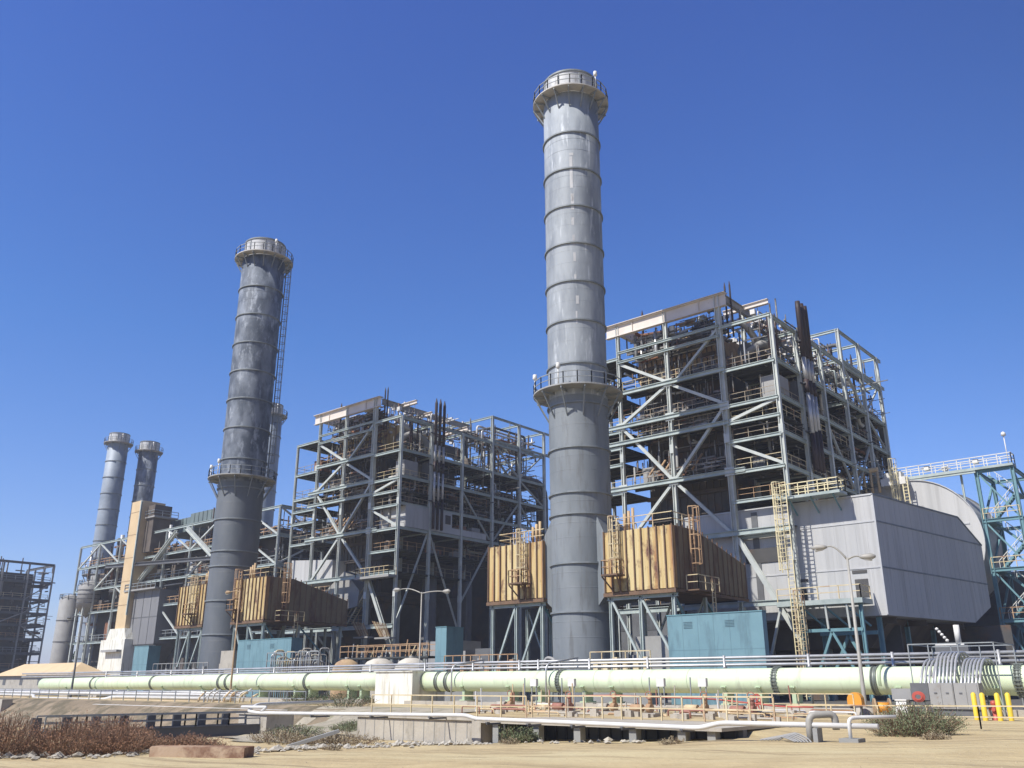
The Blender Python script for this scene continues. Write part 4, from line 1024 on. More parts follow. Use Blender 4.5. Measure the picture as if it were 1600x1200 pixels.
for (x, y, r_, z0, z1, lb) in ((-197.5, 84.6, 2.1, .3, 18.6, "tall beige grey silo at the left end of the long boiler frame"), (-190.0, 85, 2.2, 16.5, 21.0, "raised brown drum shaped bin beside the tall silo")):
    t = thing("silo", lb, "silo", (x, y, .3))
    c = MB(); c.lathe([(0, z1 + 1.2), (r_ * .6, z1 + .8), (r_, z1), (r_, z0 + (1.5 if z0 < 1 else 0)), (r_ * .9, z0)] + ([(0, z0 - 2)] if z0 > 5 else []), x, y, 24); b = c.build("shell", M['tan_grey'] if 'tan_grey' in M else M['mgrey'], t)
    for k in range(4):
        z = z0 + 1 + k * (z1 - z0 - 1) / 4; c = MB(); c.lathe([(r_, z - .08), (r_ + .08, z - .08), (r_ + .08, z + .08), (r_, z + .08)], x, y, 24, smooth=False); c.build("band", M['dgrey'], b)
    r = MB(); railing(r, [(x + r_ * math.cos(a), y + r_ * math.sin(a), z1) for a in [2 * PI * k / 10 for k in range(10)]], 1.1, 2, .05, closed=True); r.build("railing", M['rail_grey'], t)
    if z0 > 5:
        for a in (.8, 2.4, 3.9, 5.5): MB().bar((x + r_ * .9 * math.cos(a), y + r_ * .9 * math.sin(a), .3), (x + r_ * .9 * math.cos(a), y + r_ * .9 * math.sin(a), z0 + .3), .35).build("leg", M['steel_col'], t)

def gable_house(x0, x1, y0, y1, zw, zr, label):
    t = thing("low_house", label, "building", ((x0 + x1) / 2, (y0 + y1) / 2, .3))
    MB().box(x0, x1, y0, y1, .3, zw).build("wall", M['conc'], t)
    e = .6; ins = (y1 - y0) / 2
    c = MB(); c.add([(x0 - e, y0 - e, zw), (x1 + e, y0 - e, zw), (x1 + e, y1 + e, zw), (x0 - e, y1 + e, zw), (x0 + ins, (y0 + y1) / 2, zr), (x1 - ins, (y0 + y1) / 2, zr)],
                    [(0, 1, 5, 4), (1, 2, 5), (2, 3, 4, 5), (3, 0, 4), (0, 3, 2, 1)]); c.build("roof", M['beige'], t)
    for k in range(4):
        x = x0 + (x1 - x0) * (k + .5) / 4; MB().box(x - .7, x + .7, y0 - .03, y0, 1.4, 2.5).build("window", M['dgrey'], t)
gable_house(-201, -168.5, 74, 81, 3.1, 5.4, "low building with a beige hipped roof at the far left")
t = thing("tree", "dark far tree between the far left frame and the tall silo", "tree", (-236, 110, .3))
c = MB(); c.tube([(-236, 110, .3), (-236, 110, 4)], [.4, .2], 8); c.build("trunk", M['bark'], t)
rnd = random.Random(2); c = MB()
for _ in range(2200):
    a = rnd.uniform(0, 2 * PI); u = rnd.uniform(-1, 1); q = rnd.random() ** .5; lob = 1 + .25 * math.sin(3 * a + 2 * u)
    p = Vector((-236 + 9 * q * lob * math.cos(a) * math.sqrt(1 - u * u), 110 + 7 * q * lob * math.sin(a) * math.sqrt(1 - u * u), 6.2 + 4.0 * q * lob * u))
    d1 = Vector((rnd.uniform(-1, 1), rnd.uniform(-1, 1), rnd.uniform(-1, 1))).normalized() * .5; d2 = Vector((rnd.uniform(-1, 1), rnd.uniform(-1, 1), rnd.uniform(-1, 1))).normalized() * .4
    c.add([p - d1, p + d2, p + d1, p - d2], [(0, 1, 2, 3)])
c.build("crown", M['leaf2'], t)

# ------------------------------------------------------------------ green water pipe, concrete block, twin pipes
PY, PZ, PR = 47.0, 1.83, .66
BOLTED = (-21.56, -9.92, -36.12)
def water_pipe(x0, x1, label, couplings, seams, saddles, flanges=()):
    t = thing("water_pipe", label, "water pipe", ((x0 + x1) / 2, PY, .3), "pale green water mains")
    zf = lambda x: PZ - .0 if x > -75 else PZ - .006 * (-75 - x)
    pts = [(x0, PY, zf(x0))] + [(x, PY, zf(x)) for x in sorted(couplings + seams) if x0 < x < x1] + [(x1, PY, zf(x1))]
    b = MB().tube(pts, PR, 40).build("pipe_wall", M['green'], t)
    for x in couplings:
        c = MB()
        for o in (-.12, .12):
            c.tube([(x + o - .03, PY, zf(x)), (x + o + .03, PY, zf(x))], PR + .055, 40)
        c.tube([(x - .1, PY, zf(x)), (x + .1, PY, zf(x))], PR + .02, 40)
        n = 28 if x in BOLTED else 0
        for k in range(n):
            a = 2 * PI * k / n; y, z = PY + (PR + .075) * math.cos(a), zf(x) + (PR + .075) * math.sin(a)
            c.bar((x - .19, y, z), (x + .19, y, z), .026)
        c.build("coupling", M['coupling'], t)
    for x in seams:
        MB().tube([(x - .02, PY, zf(x)), (x + .02, PY, zf(x))], PR + .006, 40).build("weld_seam", M['green_dark'], b)
    for x in saddles:
        c = MB(); z = zf(x)
        c.box(x - .11, x + .11, PY - .42, PY + .42, .62, z - PR * .78)
        c.box(x - .24, x + .24, PY - .55, PY + .55, .58, .66)
        c.box(x - .16, x + .16, PY - PR - .02, PY - PR + .12, z - .35, z - .28)
        c.bar((x, PY - .42, z - PR * .85), (x, PY - PR - .02, z - .3), .16, .06)
        c.build("saddle", M['green_dark'], t)
    return t
W1 = water_pipe(-48.8, 2.0, "pale green water main in the right half, from the white block to the right edge", [-47.07, -46.1, -36.12, -21.56, -16.34, -9.92, -4], [-44.4, -29.8, -26.8, -33.3, -13.5], [-44.5, -40.3, -37.75, -34.2, -32.0, -24.55, -22.5, -20.6, -15.2, -10.8, -6])
W2 = water_pipe(-113.3, -52, "pale green water main in the left half, ending at the white block", [-75.1, -62.3, -73.9, -87.3, -100.1], [-59.3, -56.8, -64.5, -80, -94], [-72.4, -68.8, -63.8, -61.8, -56.9, -55.4, -78, -85, -92, -99, -106])
c = MB(); c.tube([(-16.5 + .4, PY, 1.9), (-16.5 + .55, PY, 1.9)], PR + .03, 40); c.build("band", M['green_dark'], W1)
# concrete piers below the saddles
xs_p = [-44.5, -40.3, -37.75, -34.2, -32.0, -24.55, -22.5, -20.6, -15.2, -10.8, -6, -72.4, -68.8, -63.8, -61.8, -56.9, -55.4, -78, -85, -92, -99, -106]
for x in xs_p:
    c = MB(); wd = .55 + .5 * abs(math.sin(x * 3.1)); c.box(x - wd, x + wd, PY - .75, PY + .75, -.1, .575); c.box(x - wd - .1, x + wd + .1, PY - .85, PY + .85, -.1, .25)
    o = c.build("concrete_pier", M['conc'], None, (x, PY, 0)); tag(o, "low beige concrete pier carrying a saddle of the pale green water main", "pier", "concrete piers under the water mains")
# white block where the pipes meet
t = thing("concrete_block", "whitewashed concrete block where the two pale green pipes meet", "concrete block", (-50.6, 46.8, .3))
c = MB(); c.box(-52.6, -48.62, 45.6, 48.9, -.2, 2.5); c.build("block", M['conc_white'], t)
c = MB(); c.box(-52.7, -48.55, 45.5, 49, 2.503, 2.56); c.build("cap_slab", M['conc_white'], t)
# twin grey pipes on posts behind
t = thing("pipe_rack", "pair of silver grey pipes on posts running just above the pale green water mains", "pipe rack", (-60, 49.2, .3))
for z, r_ in ((3.12, .085), (2.72, .085), (2.95, .05)):
    y = 49 if z != 2.95 else 49.5
    MB().tube([(-125, y, z - .25), (-85, y, z - .2), (-50, y, z), (5, y, z)], r_, 10).build("pipe", M['insul'], t)
for x in (-6, -11.1, -16.1, -20.6, -25.7, -30.95, -35.4, -39.7, -41.4, -45.8, -50.8, -57.1, -62.4, -70.2, -76, -82, -88, -95, -102, -110):
    z = 3.25 if x > -50 else 3.2 - .005 * (-50 - x)
    c = MB(); c.tube([(x, 48.9, .3), (x, 48.9, z)], .075, 8); c.box(x - .05, x + .05, 48.8, 49.15, 2.55, 2.62); c.build("post", M['insul'], t)
for x in (-45.2, -36.8):
    c = MB(); c.path([(x, 46.1, .3), (x, 46.1, 2.9), (x + .4, 49, 3.3)], .06, 8, .5); c.build("vent_pipe", M['insul'], t)

# ------------------------------------------------------------------ lamp posts
def lamp(x, y, z0, h, label, heads, m, r0=.13):
    t = thing("street_lamp", label, "street lamp", (x, y, z0), "lamp posts along the water main")
    MB().tube([(x, y, z0), (x, y, z0 + .5), (x, y, z0 + h)], [r0 * 1.3, r0, r0 * .6], 12).build("pole", m, t)
    if z0 < 1: MB().lathe([(0, z0 + .28), (.42, z0 + .25), (.5, z0 - .2)], x, y, 16).build("footing", M['conc'], t)
    for (dx, dy, up, tilt) in heads:
        a = Vector((dx, dy, 0)); L_ = a.length; a.normalize(); p0 = Vector((x, y, z0 + h - .1))
        pts = [p0 + a * (L_ * q) + Vector((0, 0, up * math.sin(min(1, q * 1.15) * PI / 2) - .12 * q * q)) for q in [k / 7 for k in range(8)]]
        MB().tube(pts, [.05 - .002 * k for k in range(8)], 8).build("arm", m, t)
        e = pts[-1]
        c = MB(); c.tube([e - a * .08, e + a * .1, e + a * .45, e + a * .68], [.06, .13, .17, .06], 10)
        hd = c.build("lamp_head", m, t)
        c = MB(); c.tube([e + a * .12 + Vector((0, 0, -.07)), e + a * .5 + Vector((0, 0, -.1))], [.09, .12], 8); c.build("lens", M['glass'], hd)
    return t
lamp(-16.2, 44.5, .35, 7.3, "tall double armed street lamp in front of the grey casing at right", [(-.95, -.25, .8, 0), (.62, .2, .22, 0)], M['lampgrey'], .10)
lamp(-53.0, 50.4, .3, 8.4, "double armed street lamp behind the white block in the middle", [(-2.3, -.3, .55, 0), (2.3, .2, .15, 0)], M['lampgrey'], .075)
lamp(-99.5, 44.2, -1.2, 9.9, "thin dark street lamp with one arm to the left at the far left", [(-3.0, 0, .1, 0)], M['pipe_dark'], .12)
lamp(-69.5, 44.2, .2, 9.2, "thin brown pole lamp in front of the dark mottled chimney", [(-1.6, 0, .2, 0)], M['wood'], .09)

# ------------------------------------------------------------------ cabinet, conduits, bollards, reels
t = thing("electrical_cabinet", "wide grey electrical cabinet in front of the pale green water main at right", "cabinet", (-11.8, 43, .3))
c = MB(); c.box(-12.75, -11.75, 42.9, 43.6, .66, 1.72); c.box(-11.72, -10.72, 42.9, 43.6, .66, 1.72); b = c.build("body", M['mgrey'], t)
c = MB(); c.box(-12.7, -10.78, 42.98, 43.5, .25, .66); c.build("plinth", M['dgrey'], t)
for x in (-12.68, -12.2, -11.66, -11.2):
    c = MB(); c.box(x, x + .42, 42.875, 42.9, .72, 1.66); d = c.build("door", M['mgrey'], b)
    c = MB(); c.box(x + .14, x + .26, 42.85, 42.875, 1.28, 1.33); c.build("handle", M['dgrey'], d)
c = MB(); c.box(-13.55, -12.8, 43.0, 43.5, 1.0, 1.72); c.build("side_box", M['dgrey'], t)
def conduits(xs, ytop, label):
    t = thing("conduit_bank", label, "conduit", (sum(xs) / len(xs), 44, .6), "grey conduit banks arching over the water main")
    for x in xs:
        c = MB(); c.path([(x, 43.35, 1.5), (x - .12, 44.9, ytop), (x - .2, 47.2, ytop + .05), (x - .25, 48.6, 1.2)], .052, 10, .9); c.build("conduit", M['insul'], t)
conduits([-13.25, -13.08, -12.91, -12.74], 2.75, "left bank of four grey conduits arching over the pale green water main")
conduits([-12.62 + .16 * k for k in range(6)], 3.05, "tallest bank of grey conduits arching over the water main above the cabinet")
conduits([-11.55 + .15 * k for k in range(6)], 2.75, "right bank of grey conduits arching over the water main above the cabinet")
t = thing("pipe_gantry", "thin grey pipe frame standing over the conduit banks", "frame", (-12.2, 46, .3))
c = MB(); 
for x in (-14.1, -13.2, -11.9, -10.4):
    for y in (45.2, 48.9): c.bar((x, y, .3), (x, y, 3.45), .045)
for y in (45.2, 48.9): c.bar((-14.1, y, 3.45), (-10.4, y, 3.45), .045)
for x in (-14.1, -10.4): c.bar((x, 45.2, 3.45), (x, 48.9, 3.45), .045)
c.build("frame", M['rail_grey'], t)
for k, (x, lb) in enumerate(((-10.62, "leftmost yellow bollard beside the hydrant"), (-10.2, "second yellow bollard from the left, left of the hydrant"), (-9.65, "third yellow bollard, just right of the hydrant"), (-9.35, "rightmost yellow bollard beside the hydrant"))):
    y = 41.5 if k in (0, 3) else 41.1
    z = zg(x, y) - .05
    c = MB(); c.lathe([(0, z + 1.12), (.06, z + 1.1), (.10, z + 1.04), (.10, z)], x, y, 16); o = c.build("bollard", M['bollard'], None, (x, y, z)); tag(o, lb, "bollard", "yellow bollards round the hydrant")
t = thing("fire_hydrant", "red hydrant standing between the yellow bollards", "hydrant", (-9.93, 41.6, .25))
c = MB(); c.lathe([(0, 1.05), (.1, 1.02), (.14, .92), (.11, .88), (.11, .4), (.15, .36), (.15, .2)], -9.93, 41.6, 14); c.build("barrel", M['red'], t)
c = MB(); c.tube([(-10.14, 41.6, .72), (-9.72, 41.6, .72)], .06, 10); c.tube([(-9.93, 41.4, .7), (-9.93, 41.6, .7)], .075, 10); c.build("outlet", M['red'], t)
# orange rounded cover
t = thing("orange_cover", "orange rounded top cover on legs left of the tall street lamp", "cover", (-16.15, 43.2, .3))
prof = [(-16.5, .72)] + [(-16.17 + .33 * math.cos(PI - PI * k / 10), .98 + .33 * math.sin(PI * k / 10)) for k in range(11)] + [(-15.84, .72)]
c = MB(); c.prism(prof, 'y', 43.1, 43.5); c.build("shell", M['orange'], t)
c = MB()
for x in (-16.4, -15.95): c.box(x - .03, x + .03, 43.2, 43.4, .2, .72)
c.build("leg", M['dgrey'], t)
def cable_drum(x, y, r, label, rot):
    z = zg(x, y) - .02
    t = thing("cable_drum", label, "cable drum", (x, y, z))
    d = Vector((math.cos(rot), math.sin(rot), 0)); c0 = Vector((x, y, z + r))
    for s in (-.32, .32):
        MB().tube([c0 + d * s - d * .04, c0 + d * s + d * .04], r, 24).build("flange", M['wood'], t)
    MB().tube([c0 - d * .3, c0 + d * .3], r * .55, 18).build("cable", M['orange'], t)
cable_drum(-14.75, 42.6, .40, "wooden cable drum with orange cable, right of the tall street lamp", .5)
t = thing("white_tank", "white plastic tub standing beside the cable drum", "tub", (-13.9, 42.8, .25))
c = MB(); c.add([(-14.2, 42.5, .22), (-13.62, 42.5, .22), (-13.62, 43.1, .22), (-14.2, 43.1, .22), (-14.12, 42.6, .98), (-13.7, 42.6, .98), (-13.7, 43.0, .98), (-14.12, 43, .98)], [(0, 1, 5, 4), (1, 2, 6, 5), (2, 3, 7, 6), (3, 0, 4, 7), (4, 5, 6, 7)]); c.build("body", M['white'], t)
c = MB(); c.box(-14.16, -13.66, 42.55, 43.05, .98, 1.03); c.build("lid", M['white'], t)
t = thing("junction_box", "tan junction box on a stand behind the white tub", "junction box", (-14.2, 43.7, .3))
c = MB(); c.box(-14.6, -13.75, 43.6, 43.9, 1.0, 1.48); c.build("box", M['mgrey'], t)
c = MB(); c.box(-14.45, -14.38, 43.7, 43.8, .2, 1.0); c.box(-13.97, -13.9, 43.7, 43.8, .2, 1.0); c.build("stand", M['dgrey'], t)
t = thing("hose_reel", "red hose reel on a grey stand left of the electrical cabinet", "hose reel", (-13.1, 42.5, .3))
c = MB()
for k in range(24):
    a0, a1 = 2 * PI * k / 24, 2 * PI * (k + 1) / 24
    for q in range(3):
        r_ = .25 - q * .05; c.bar((-13.1 + r_ * math.cos(a0), 42.5 - q * .03, 1.15 + r_ * .8 * math.sin(a0)), (-13.1 + r_ * math.cos(a1), 42.5 - q * .03, 1.15 + r_ * .8 * math.sin(a1)), .055)
c.build("hose", M['red'], t)
c = MB(); c.box(-13.35, -13.28, 42.5, 42.6, .2, 1.0); c.box(-12.95, -12.88, 42.5, 42.6, .2, 1.0); c.box(-13.35, -12.88, 42.5, 42.6, .95, 1.02); c.build("stand", M['dgrey'], t)

# ------------------------------------------------------------------ white pipe in the foreground, retaining walls, rails
YW = 30.0
t = thing("retaining_wall", "pale sunlit concrete retaining wall below the long white pipe", "wall", (-32, 30, -.8))
c = MB(); c.box(-35.8, -27.9, 30, 30.45, -1.7, .16); b = c.build("wall", M['conc'], t)
c = MB(); c.box(-35.9, -27.9, 29.9, 31.2, .163, .28); c.build("coping", M['conc'], t)
c = MB()
for k in range(11): x = -35.2 + k * .68; c.box(x - .015, x + .015, 29.985, 30, -1.7, .1)
c.build("panel_joint", M['conc_grey'], b)
c = MB(); c.box(-27.93, -27.4, 29.8, 30.6, -1.5, .16); c.build("end_pier", M['conc'], t)
t = thing("dock_deck", "concrete deck over a shaded recess with short piers, below the white pipe", "deck", (-21.8, 31, -.4))
c = MB(); c.box(-27.4, -15.9, 29.7, 34.5, .10, .22); c.build("deck_slab", M['conc'], t)
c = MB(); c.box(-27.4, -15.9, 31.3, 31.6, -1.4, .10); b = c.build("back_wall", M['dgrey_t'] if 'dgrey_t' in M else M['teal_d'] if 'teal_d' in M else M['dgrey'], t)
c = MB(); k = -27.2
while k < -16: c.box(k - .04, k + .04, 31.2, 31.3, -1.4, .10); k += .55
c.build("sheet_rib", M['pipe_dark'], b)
for x in (-26.6, -24.4, -22.3, -19.7, -17.6, -16.4):
    MB().box(x - .16, x + .16, 29.85, 30.2, -1.4, .10).build("pier", M['conc_grey'], t)
r = MB(); railing(r, [(-28, 34, .15), (-15.9, 34, .2)], 1.0, 1.05, .028); tag(r.build("railing", M['rail']), "cream pipe railing along the edge of the concrete deck", "railing")
r = MB(); railing(r, [(-40, 34.5, .1), (-28.6, 34.3, .12)], 1.0, 1.6, .028); tag(r.build("railing", M['rail']), "cream pipe railing left of the deck, below the white block", "railing")
r = MB(); railing(r, [(-15.6, 34.5, .15), (-9.0, 35.5, .2), (-3, 35.6, .25)], .75, 1.6, .022); tag(r.build("railing", M['rail']), "low cream pipe railing at right, in front of the cabinet and bollards", "railing")
r = MB(); railing(r, [(-22, 41.5, .3), (-12.6 - 3, 41.5, .3)], .95, 1.4, .022); tag(r.build("railing", M['rail']), "cream pipe railing right below the water main, left of the orange cover", "railing")
t = thing("white_pipe", "long white pipe across the foreground in front of the retaining walls", "pipe", (-25, 28.8, .2))
yw = 28.9
pts = [(-46.5, yw + 8, .62), (-44.2, yw + 1, .62), (-43.6, yw, .30), (-42.6, yw, .22), (-27.4, yw, .42), (-26.9, yw, .30), (-16.3, yw, .24), (-15.5, yw, .43), (-10.2, yw, .46)]
MB().path(pts, .085, 12, .3).build("pipe", M['pipe_white'], t)
MB().path([(-47.5, yw + 4, .5), (-44.2, yw, .5), (-41.9, yw, .52), (-42.4, yw, .24)], .075, 10, .12).build("pipe", M['pipe_white'], t)
for x in (-38, -33.5, -29.6, -26.2, -24, -21.8, -19.5, -17):
    c = MB(); z = .22 + .2 * (x + 43) / 15 if x < -27.5 else .27
    c.box(x - .03, x + .03, yw - .05, yw + 1.1, z - .19, z - .12); c.box(x - .06, x + .06, yw - .09, yw + .09, z - .13, z - .085); c.build("bracket", M['dgrey'], t)
for (x, h) in ((-13.6, .62), (-12.35, .62)):
    pass
c = MB(); c.path([(-12.35, yw - .05, -.1), (-12.35, yw - .05, .74), (-11.75, yw + .6, .78), (-11.75, yw + .6, .3)], .11, 12, .25); c.build("loop", M['lampgrey'], t)
c = MB(); c.box(-12.2, -12.05, yw - .2, yw + .2, -.1, .36); c.build("support", M['conc_grey'], t)
c = MB(); c.path([(-11.05, yw - .1, 0), (-11.05, yw - .1, .66), (-10.9, yw + .2, .70), (-9.95, yw + .9, .72)], .06, 10, .15); c.build("loop", M['pipe_white'], t)
c = MB(); c.box(-11.35, -10.75, yw - .3, yw + .3, -.2, .10); c.build("support", M['conc_grey'], t)
t = thing("cable_coil", "pile of grey hoses lying on the sand below the white pipe", "hoses", (-13.2, 29.3, .1))
c = MB(); rnd = random.Random(8)
for k in range(6):
    x0 = -13.9 + k * .1; z = zg(-13.3, 28.6) + .04
    c.path([(x0, 28.5 + .05 * k, z), (x0 + .5, 28.9, z + .12 + .03 * k), (x0 + 1.0, 28.4 + .08 * k, z + .08), (x0 + 1.3, 28.3, z)], .028, 6, .3)
c.build("hose", M['mgrey'], t)

# ------------------------------------------------------------------ pipe bundle, bridge and abutments at left
def zline(x): return 0
t = thing("pipe_bundle", "bundle of white and pinkish pipes with offsets crossing the channel at left", "pipes", (-95, 43, .2))
for (y, z, r_, jog, m) in ((43.0, .78, .12, .0, 'pipe_white'), (42.3, .52, .17, -.32, 'pipe_white'), (41.7, .20, .15, -.30, 'beige'), (43.6, .95, .08, .0, 'insul')):
    p = [(-135, y, z), (-104, y, z), (-103, y - .4, z + jog), (-87.5, y - .4, z + jog), (-86, y, z), (-66, y, z)]
    MB().path(p, r_, 10, .8).build("pipe", M[m], t)
c = MB()
for x in (-130, -121, -112, -98, -92, -80, -74, -68): c.box(x - .08, x + .08, 41.3, 44, -.2, .0); c.box(x - .08, x + .08, 42.5, 42.7, -1.8, -.2)
c.build("support", M['mgrey'], t)
rnd = random.Random(31)
t = thing("valve_manifold", "cluster of leaning cream and rusty valve pipes left of the concrete abutment", "valves", (-66, 42, .2))
for k in range(12):
    x = -69.5 + k * .55; c = MB(); y = 41.2 + rnd.uniform(0, 1.4); c.path([(x, y, -.2), (x + .25, y, .55 + rnd.uniform(0, .5)), (x + .7, y + .3, .9 + rnd.uniform(0, .6))], .07, 8, .2); c.build("valve_pipe", rnd.choice((M['beige'], M['pipe_white'], M['rail'], M['rail_rust'])), t)
t = thing("pipe_bridge", "dark steel girder footbridge over the channel at left", "bridge", (-51, 27, -1))
def bp(s, off, z): # along the bridge
    return (-52.0 + 1.2 * s + off * .98, 21.5 + 12.3 * s - off * .1, z)
for off in (0, 1.5):
    MB().hbeam(bp(0, off, -1.0), bp(1, off, -.95), .28, .62, .06).build("girder", M['teal_dk'] if 'teal_dk' in M else M['dgrey'], t)
    r = MB(); railing(r, [bp(k / 6, off, -.68) for k in range(7)], .72, 2, .035); r.build("railing", M['rail_grey'], t)
for k in range(9):
    c = MB(); c.bar(bp(k / 8, 0, -1.0), bp(k / 8, 1.5, -1.0), .16); q = bp(k / 8, 0, 0); c.box(q[0] - .08, q[0] + .08, q[1] - .25, q[1] + .25, -1.28, -.05); c.build("cross_beam", M['dgrey'], t)
t = thing("bridge_abutment", "beige concrete abutment block at the right end of the footbridge", "abutment", (-50, 34.5, -.8))
MB().box(-51.6, -48.6, 33.6, 35.6, -2.2, -.12).build("block", M['conc'], t)
MB().box(-51.8, -48.5, 33.5, 35.7, -.117, .02).build("cap_slab", M['conc'], t)
t = thing("concrete_post", "small pale concrete post at the left edge beside the pipe bundle", "post", (-100, 38, -1))
MB().box(-100.6, -99.2, 37.4, 38.4, -2, .2).build("post", M['conc'], t)
t = thing("channel_wall", "long low beige concrete wall of the channel under the pipe bundle at left", "wall", (-90, 40, -1))
c = MB(); c.box(-140, -53.5, 40.2, 40.7, -2.6, .05); b = c.build("wall", M['conc'], t)
c = MB()
for k in range(28): x = -138 + k * 3.1; c.box(x - .2, x + .2, 39.9, 40.2, -2.6, -.05)
c.build("buttress", M['conc_grey'], b)
c = MB(); c.box(-140, -53.5, 40.0, 40.9, .053, .16); c.build("coping", M['conc'], t)
t = thing("pipe_bundle", "second lower bundle of grey pipes on the channel wall at left", "pipes", (-95, 39, -.5))
for (y, z, r_, m) in ((39.5, -.35, .10, 'insul'), (39.3, -.75, .13, 'beige'), (39.0, -.1, .07, 'pipe_white')):
    MB().path([(-138, y, z), (-101, y, z), (-100, y - .3, z - .2), (-84, y - .3, z - .2), (-83, y, z), (-54, y, z)], r_, 8, .8).build("pipe", M[m], t)
r = MB(); railing(r, [(-138, 40.45, .16), (-54, 40.45, .16)], 1.0, 2.2, .03); tag(r.build("railing", M['rail_grey']), "long grey railing on top of the channel wall at left", "railing")
mb = MB(); gx = [-130 + 2.0 * i for i in range(43)]; gy = [24 + .8 * i for i in range(21)]
mb.add([(x, y, zg(x, y) + .03) for y in gy for x in gx], [(j * 43 + i, j * 43 + i + 1, (j + 1) * 43 + i + 1, (j + 1) * 43 + i) for j in range(20) for i in range(42) if gx[i] < -47 - abs(gy[j] - 32) * .25], True)
tag(mb.build("channel_bed", mat("channel_mud_scrub", (.20, .155, .10), (.28, .22, .15), .95, 0, .5, c3=(.12, .10, .06), c3_at=.52, scale3=.5, bump=.5)), kind="structure")
mb = MB(); gx = [-52 + .8 * i for i in range(22)]; gy = [25.0 + .6 * i for i in range(26)]
mb.add([(x, y, zg(x, y) + .035) for y in gy for x in gx], [(j * 22 + i, j * 22 + i + 1, (j + 1) * 22 + i + 1, (j + 1) * 22 + i) for j in range(25) for i in range(21) if gy[j] > 25.8 + .6 * math.sin(gx[i]) and gx[i] > -49 - .3 * (gy[j] - 30)], True)
tag(mb.build("gravel_bank", mat("bank_gravel", (.40, .355, .27), (.31, .275, .21), .95, 0, 1.1, c3=(.22, .21, .13), c3_at=.57, c3_w=.05, scale3=.7, bump=.6, bscale=7)), kind="structure")
# rusty slabs in the near dirt
def slab(p, dx, dy, h, rz, label, m):
    z = zg(p[0], p[1]) - .06
    c = MB(); c.box(-dx / 2, dx / 2, -dy / 2, dy / 2, 0, h)
    for k in range(3): c.box(-dx / 2 - .01, dx / 2 + .01, -dy / 2 + dy * (k + .5) / 3 - .04, -dy / 2 + dy * (k + .5) / 3 + .04, h, h + .02)
    o = c.build("rusty_slab", m); o.location = (p[0], p[1], z); o.rotation_euler = (0, 0, rz); tag(o, label, "steel slab")
slab((-32.0, 19.4), 3.7, .9, .42, R(33), "rusty box shaped steel slab lying at the edge of the bank at left", M['rustplate'])
slab((-26.6, 13.2), 5.2, 3.0, .10, R(28), "large flat rusty steel plate lying on the dirt at the bottom left", M['rustplate'])
c = MB(); c.bar((-35.3, 24.0, -1.3), (-33.2, 26.8, -.3), .5, .14); tag(c.build("plank", M['conc_grey']), "grey plank ramp leaning on the bank beside the rusty slab", "plank")

# ------------------------------------------------------------------ sign posts, pumps and clutter of the pipe yard
rnd = random.Random(77)
for k, (x, lb) in enumerate(((-33.6, "first"), (-30.9, "second"), (-25.2, "third"), (-22.8, "fourth"))):
    t = thing("instrument_box", lb + " white instrument box from the left in front of the water main", "instrument box", (x, 41, .2), "white instrument boxes on posts")
    c = MB(); c.box(x - .22, x + .22, 40.9, 41.1, 1.55, 1.95); c.build("box", M['white'], t)
    c = MB(); c.bar((x - .16, 41, .2), (x - .16, 41, 1.55), .05); c.bar((x + .16, 41, .2), (x + .16, 41, 1.55), .05); c.bar((x - .7, 41, .2), (x - .7, 41, 2.0), .05); c.build("post", M['rail_grey'], t)
for k, (x, y) in enumerate([(-29.5, 38.3), (-27.2, 39.0), (-24.6, 38.2), (-22.2, 39.2), (-19.4, 38.4), (-34.4, 39.4)]):
    lbs = ["red brown pump with motor, leftmost behind the deck railing", "rusty pump between the first two instrument boxes", "pink red pump in the middle behind the deck railing", "beige pump with rusty motor below the third instrument box", "rusty pump farthest right behind the deck railing", "beige pump left of the instrument boxes"]
    t = thing("pump", lbs[k], "pump", (x, y, .2), "pumps of the pipe yard")
    m = (M['red_dull'], M['conc'], M['rail_rust'], M['beige'])[k % 4]
    z = .22
    c = MB(); c.box(x - .9, x + .9, y - .3, y + .3, z - .1, z + .15); c.build("base", M['conc'], t)
    c = MB(); c.tube([(x - .6, y, z + .36), (x + .05, y, z + .36)], .17, 14); c.tube([(x - .65, y, z + .36), (x - .6, y, z + .36)], .12, 14); c.build("motor", m, t)
    c = MB(); c.tube([(x + .05, y, z + .36), (x + .3, y, z + .36)], .06, 8); c.tube([(x + .3, y, z + .36), (x + .55, y, z + .36)], .21, 16); c.tube([(x + .46, y, z + .45), (x + .46, y, z + 1.0)], .1, 10); c.build("pump_body", M['rail_rust'] if k % 2 else m, t)
    c = MB()
    for q in range(12):
        a, b = 2 * PI * q / 12, 2 * PI * (q + 1) / 12; c.bar((x + .46 + .17 * math.cos(a), y - .12, z + .95 + .17 * math.sin(a)), (x + .46 + .17 * math.cos(b), y - .12, z + .95 + .17 * math.sin(b)), .035)
    c.build("handwheel", M['red_dull'], t)
c = MB(); c.path([(-31.5, 39.6, 1.05), (-27, 39.6, 1.12), (-21.5, 39.6, 1.0), (-18.2, 39.6, .72), (-16.6, 39.4, .72)], .035, 8, .4); tag(c.build("red_hose", M['red']), "long thin red hose strung above the pumps", "hose")
t = thing("gate_valve", "large red valve wheel standing at the right end of the pump row", "valve", (-19.6, 40.2, .3))
c = MB()
for q in range(20):
    a, b = 2 * PI * q / 20, 2 * PI * (q + 1) / 20; c.bar((-19.6 + .22 * math.cos(a), 40.2, .85 + .36 * math.sin(a)), (-19.6 + .22 * math.cos(b), 40.2, .85 + .36 * math.sin(b)), .08)
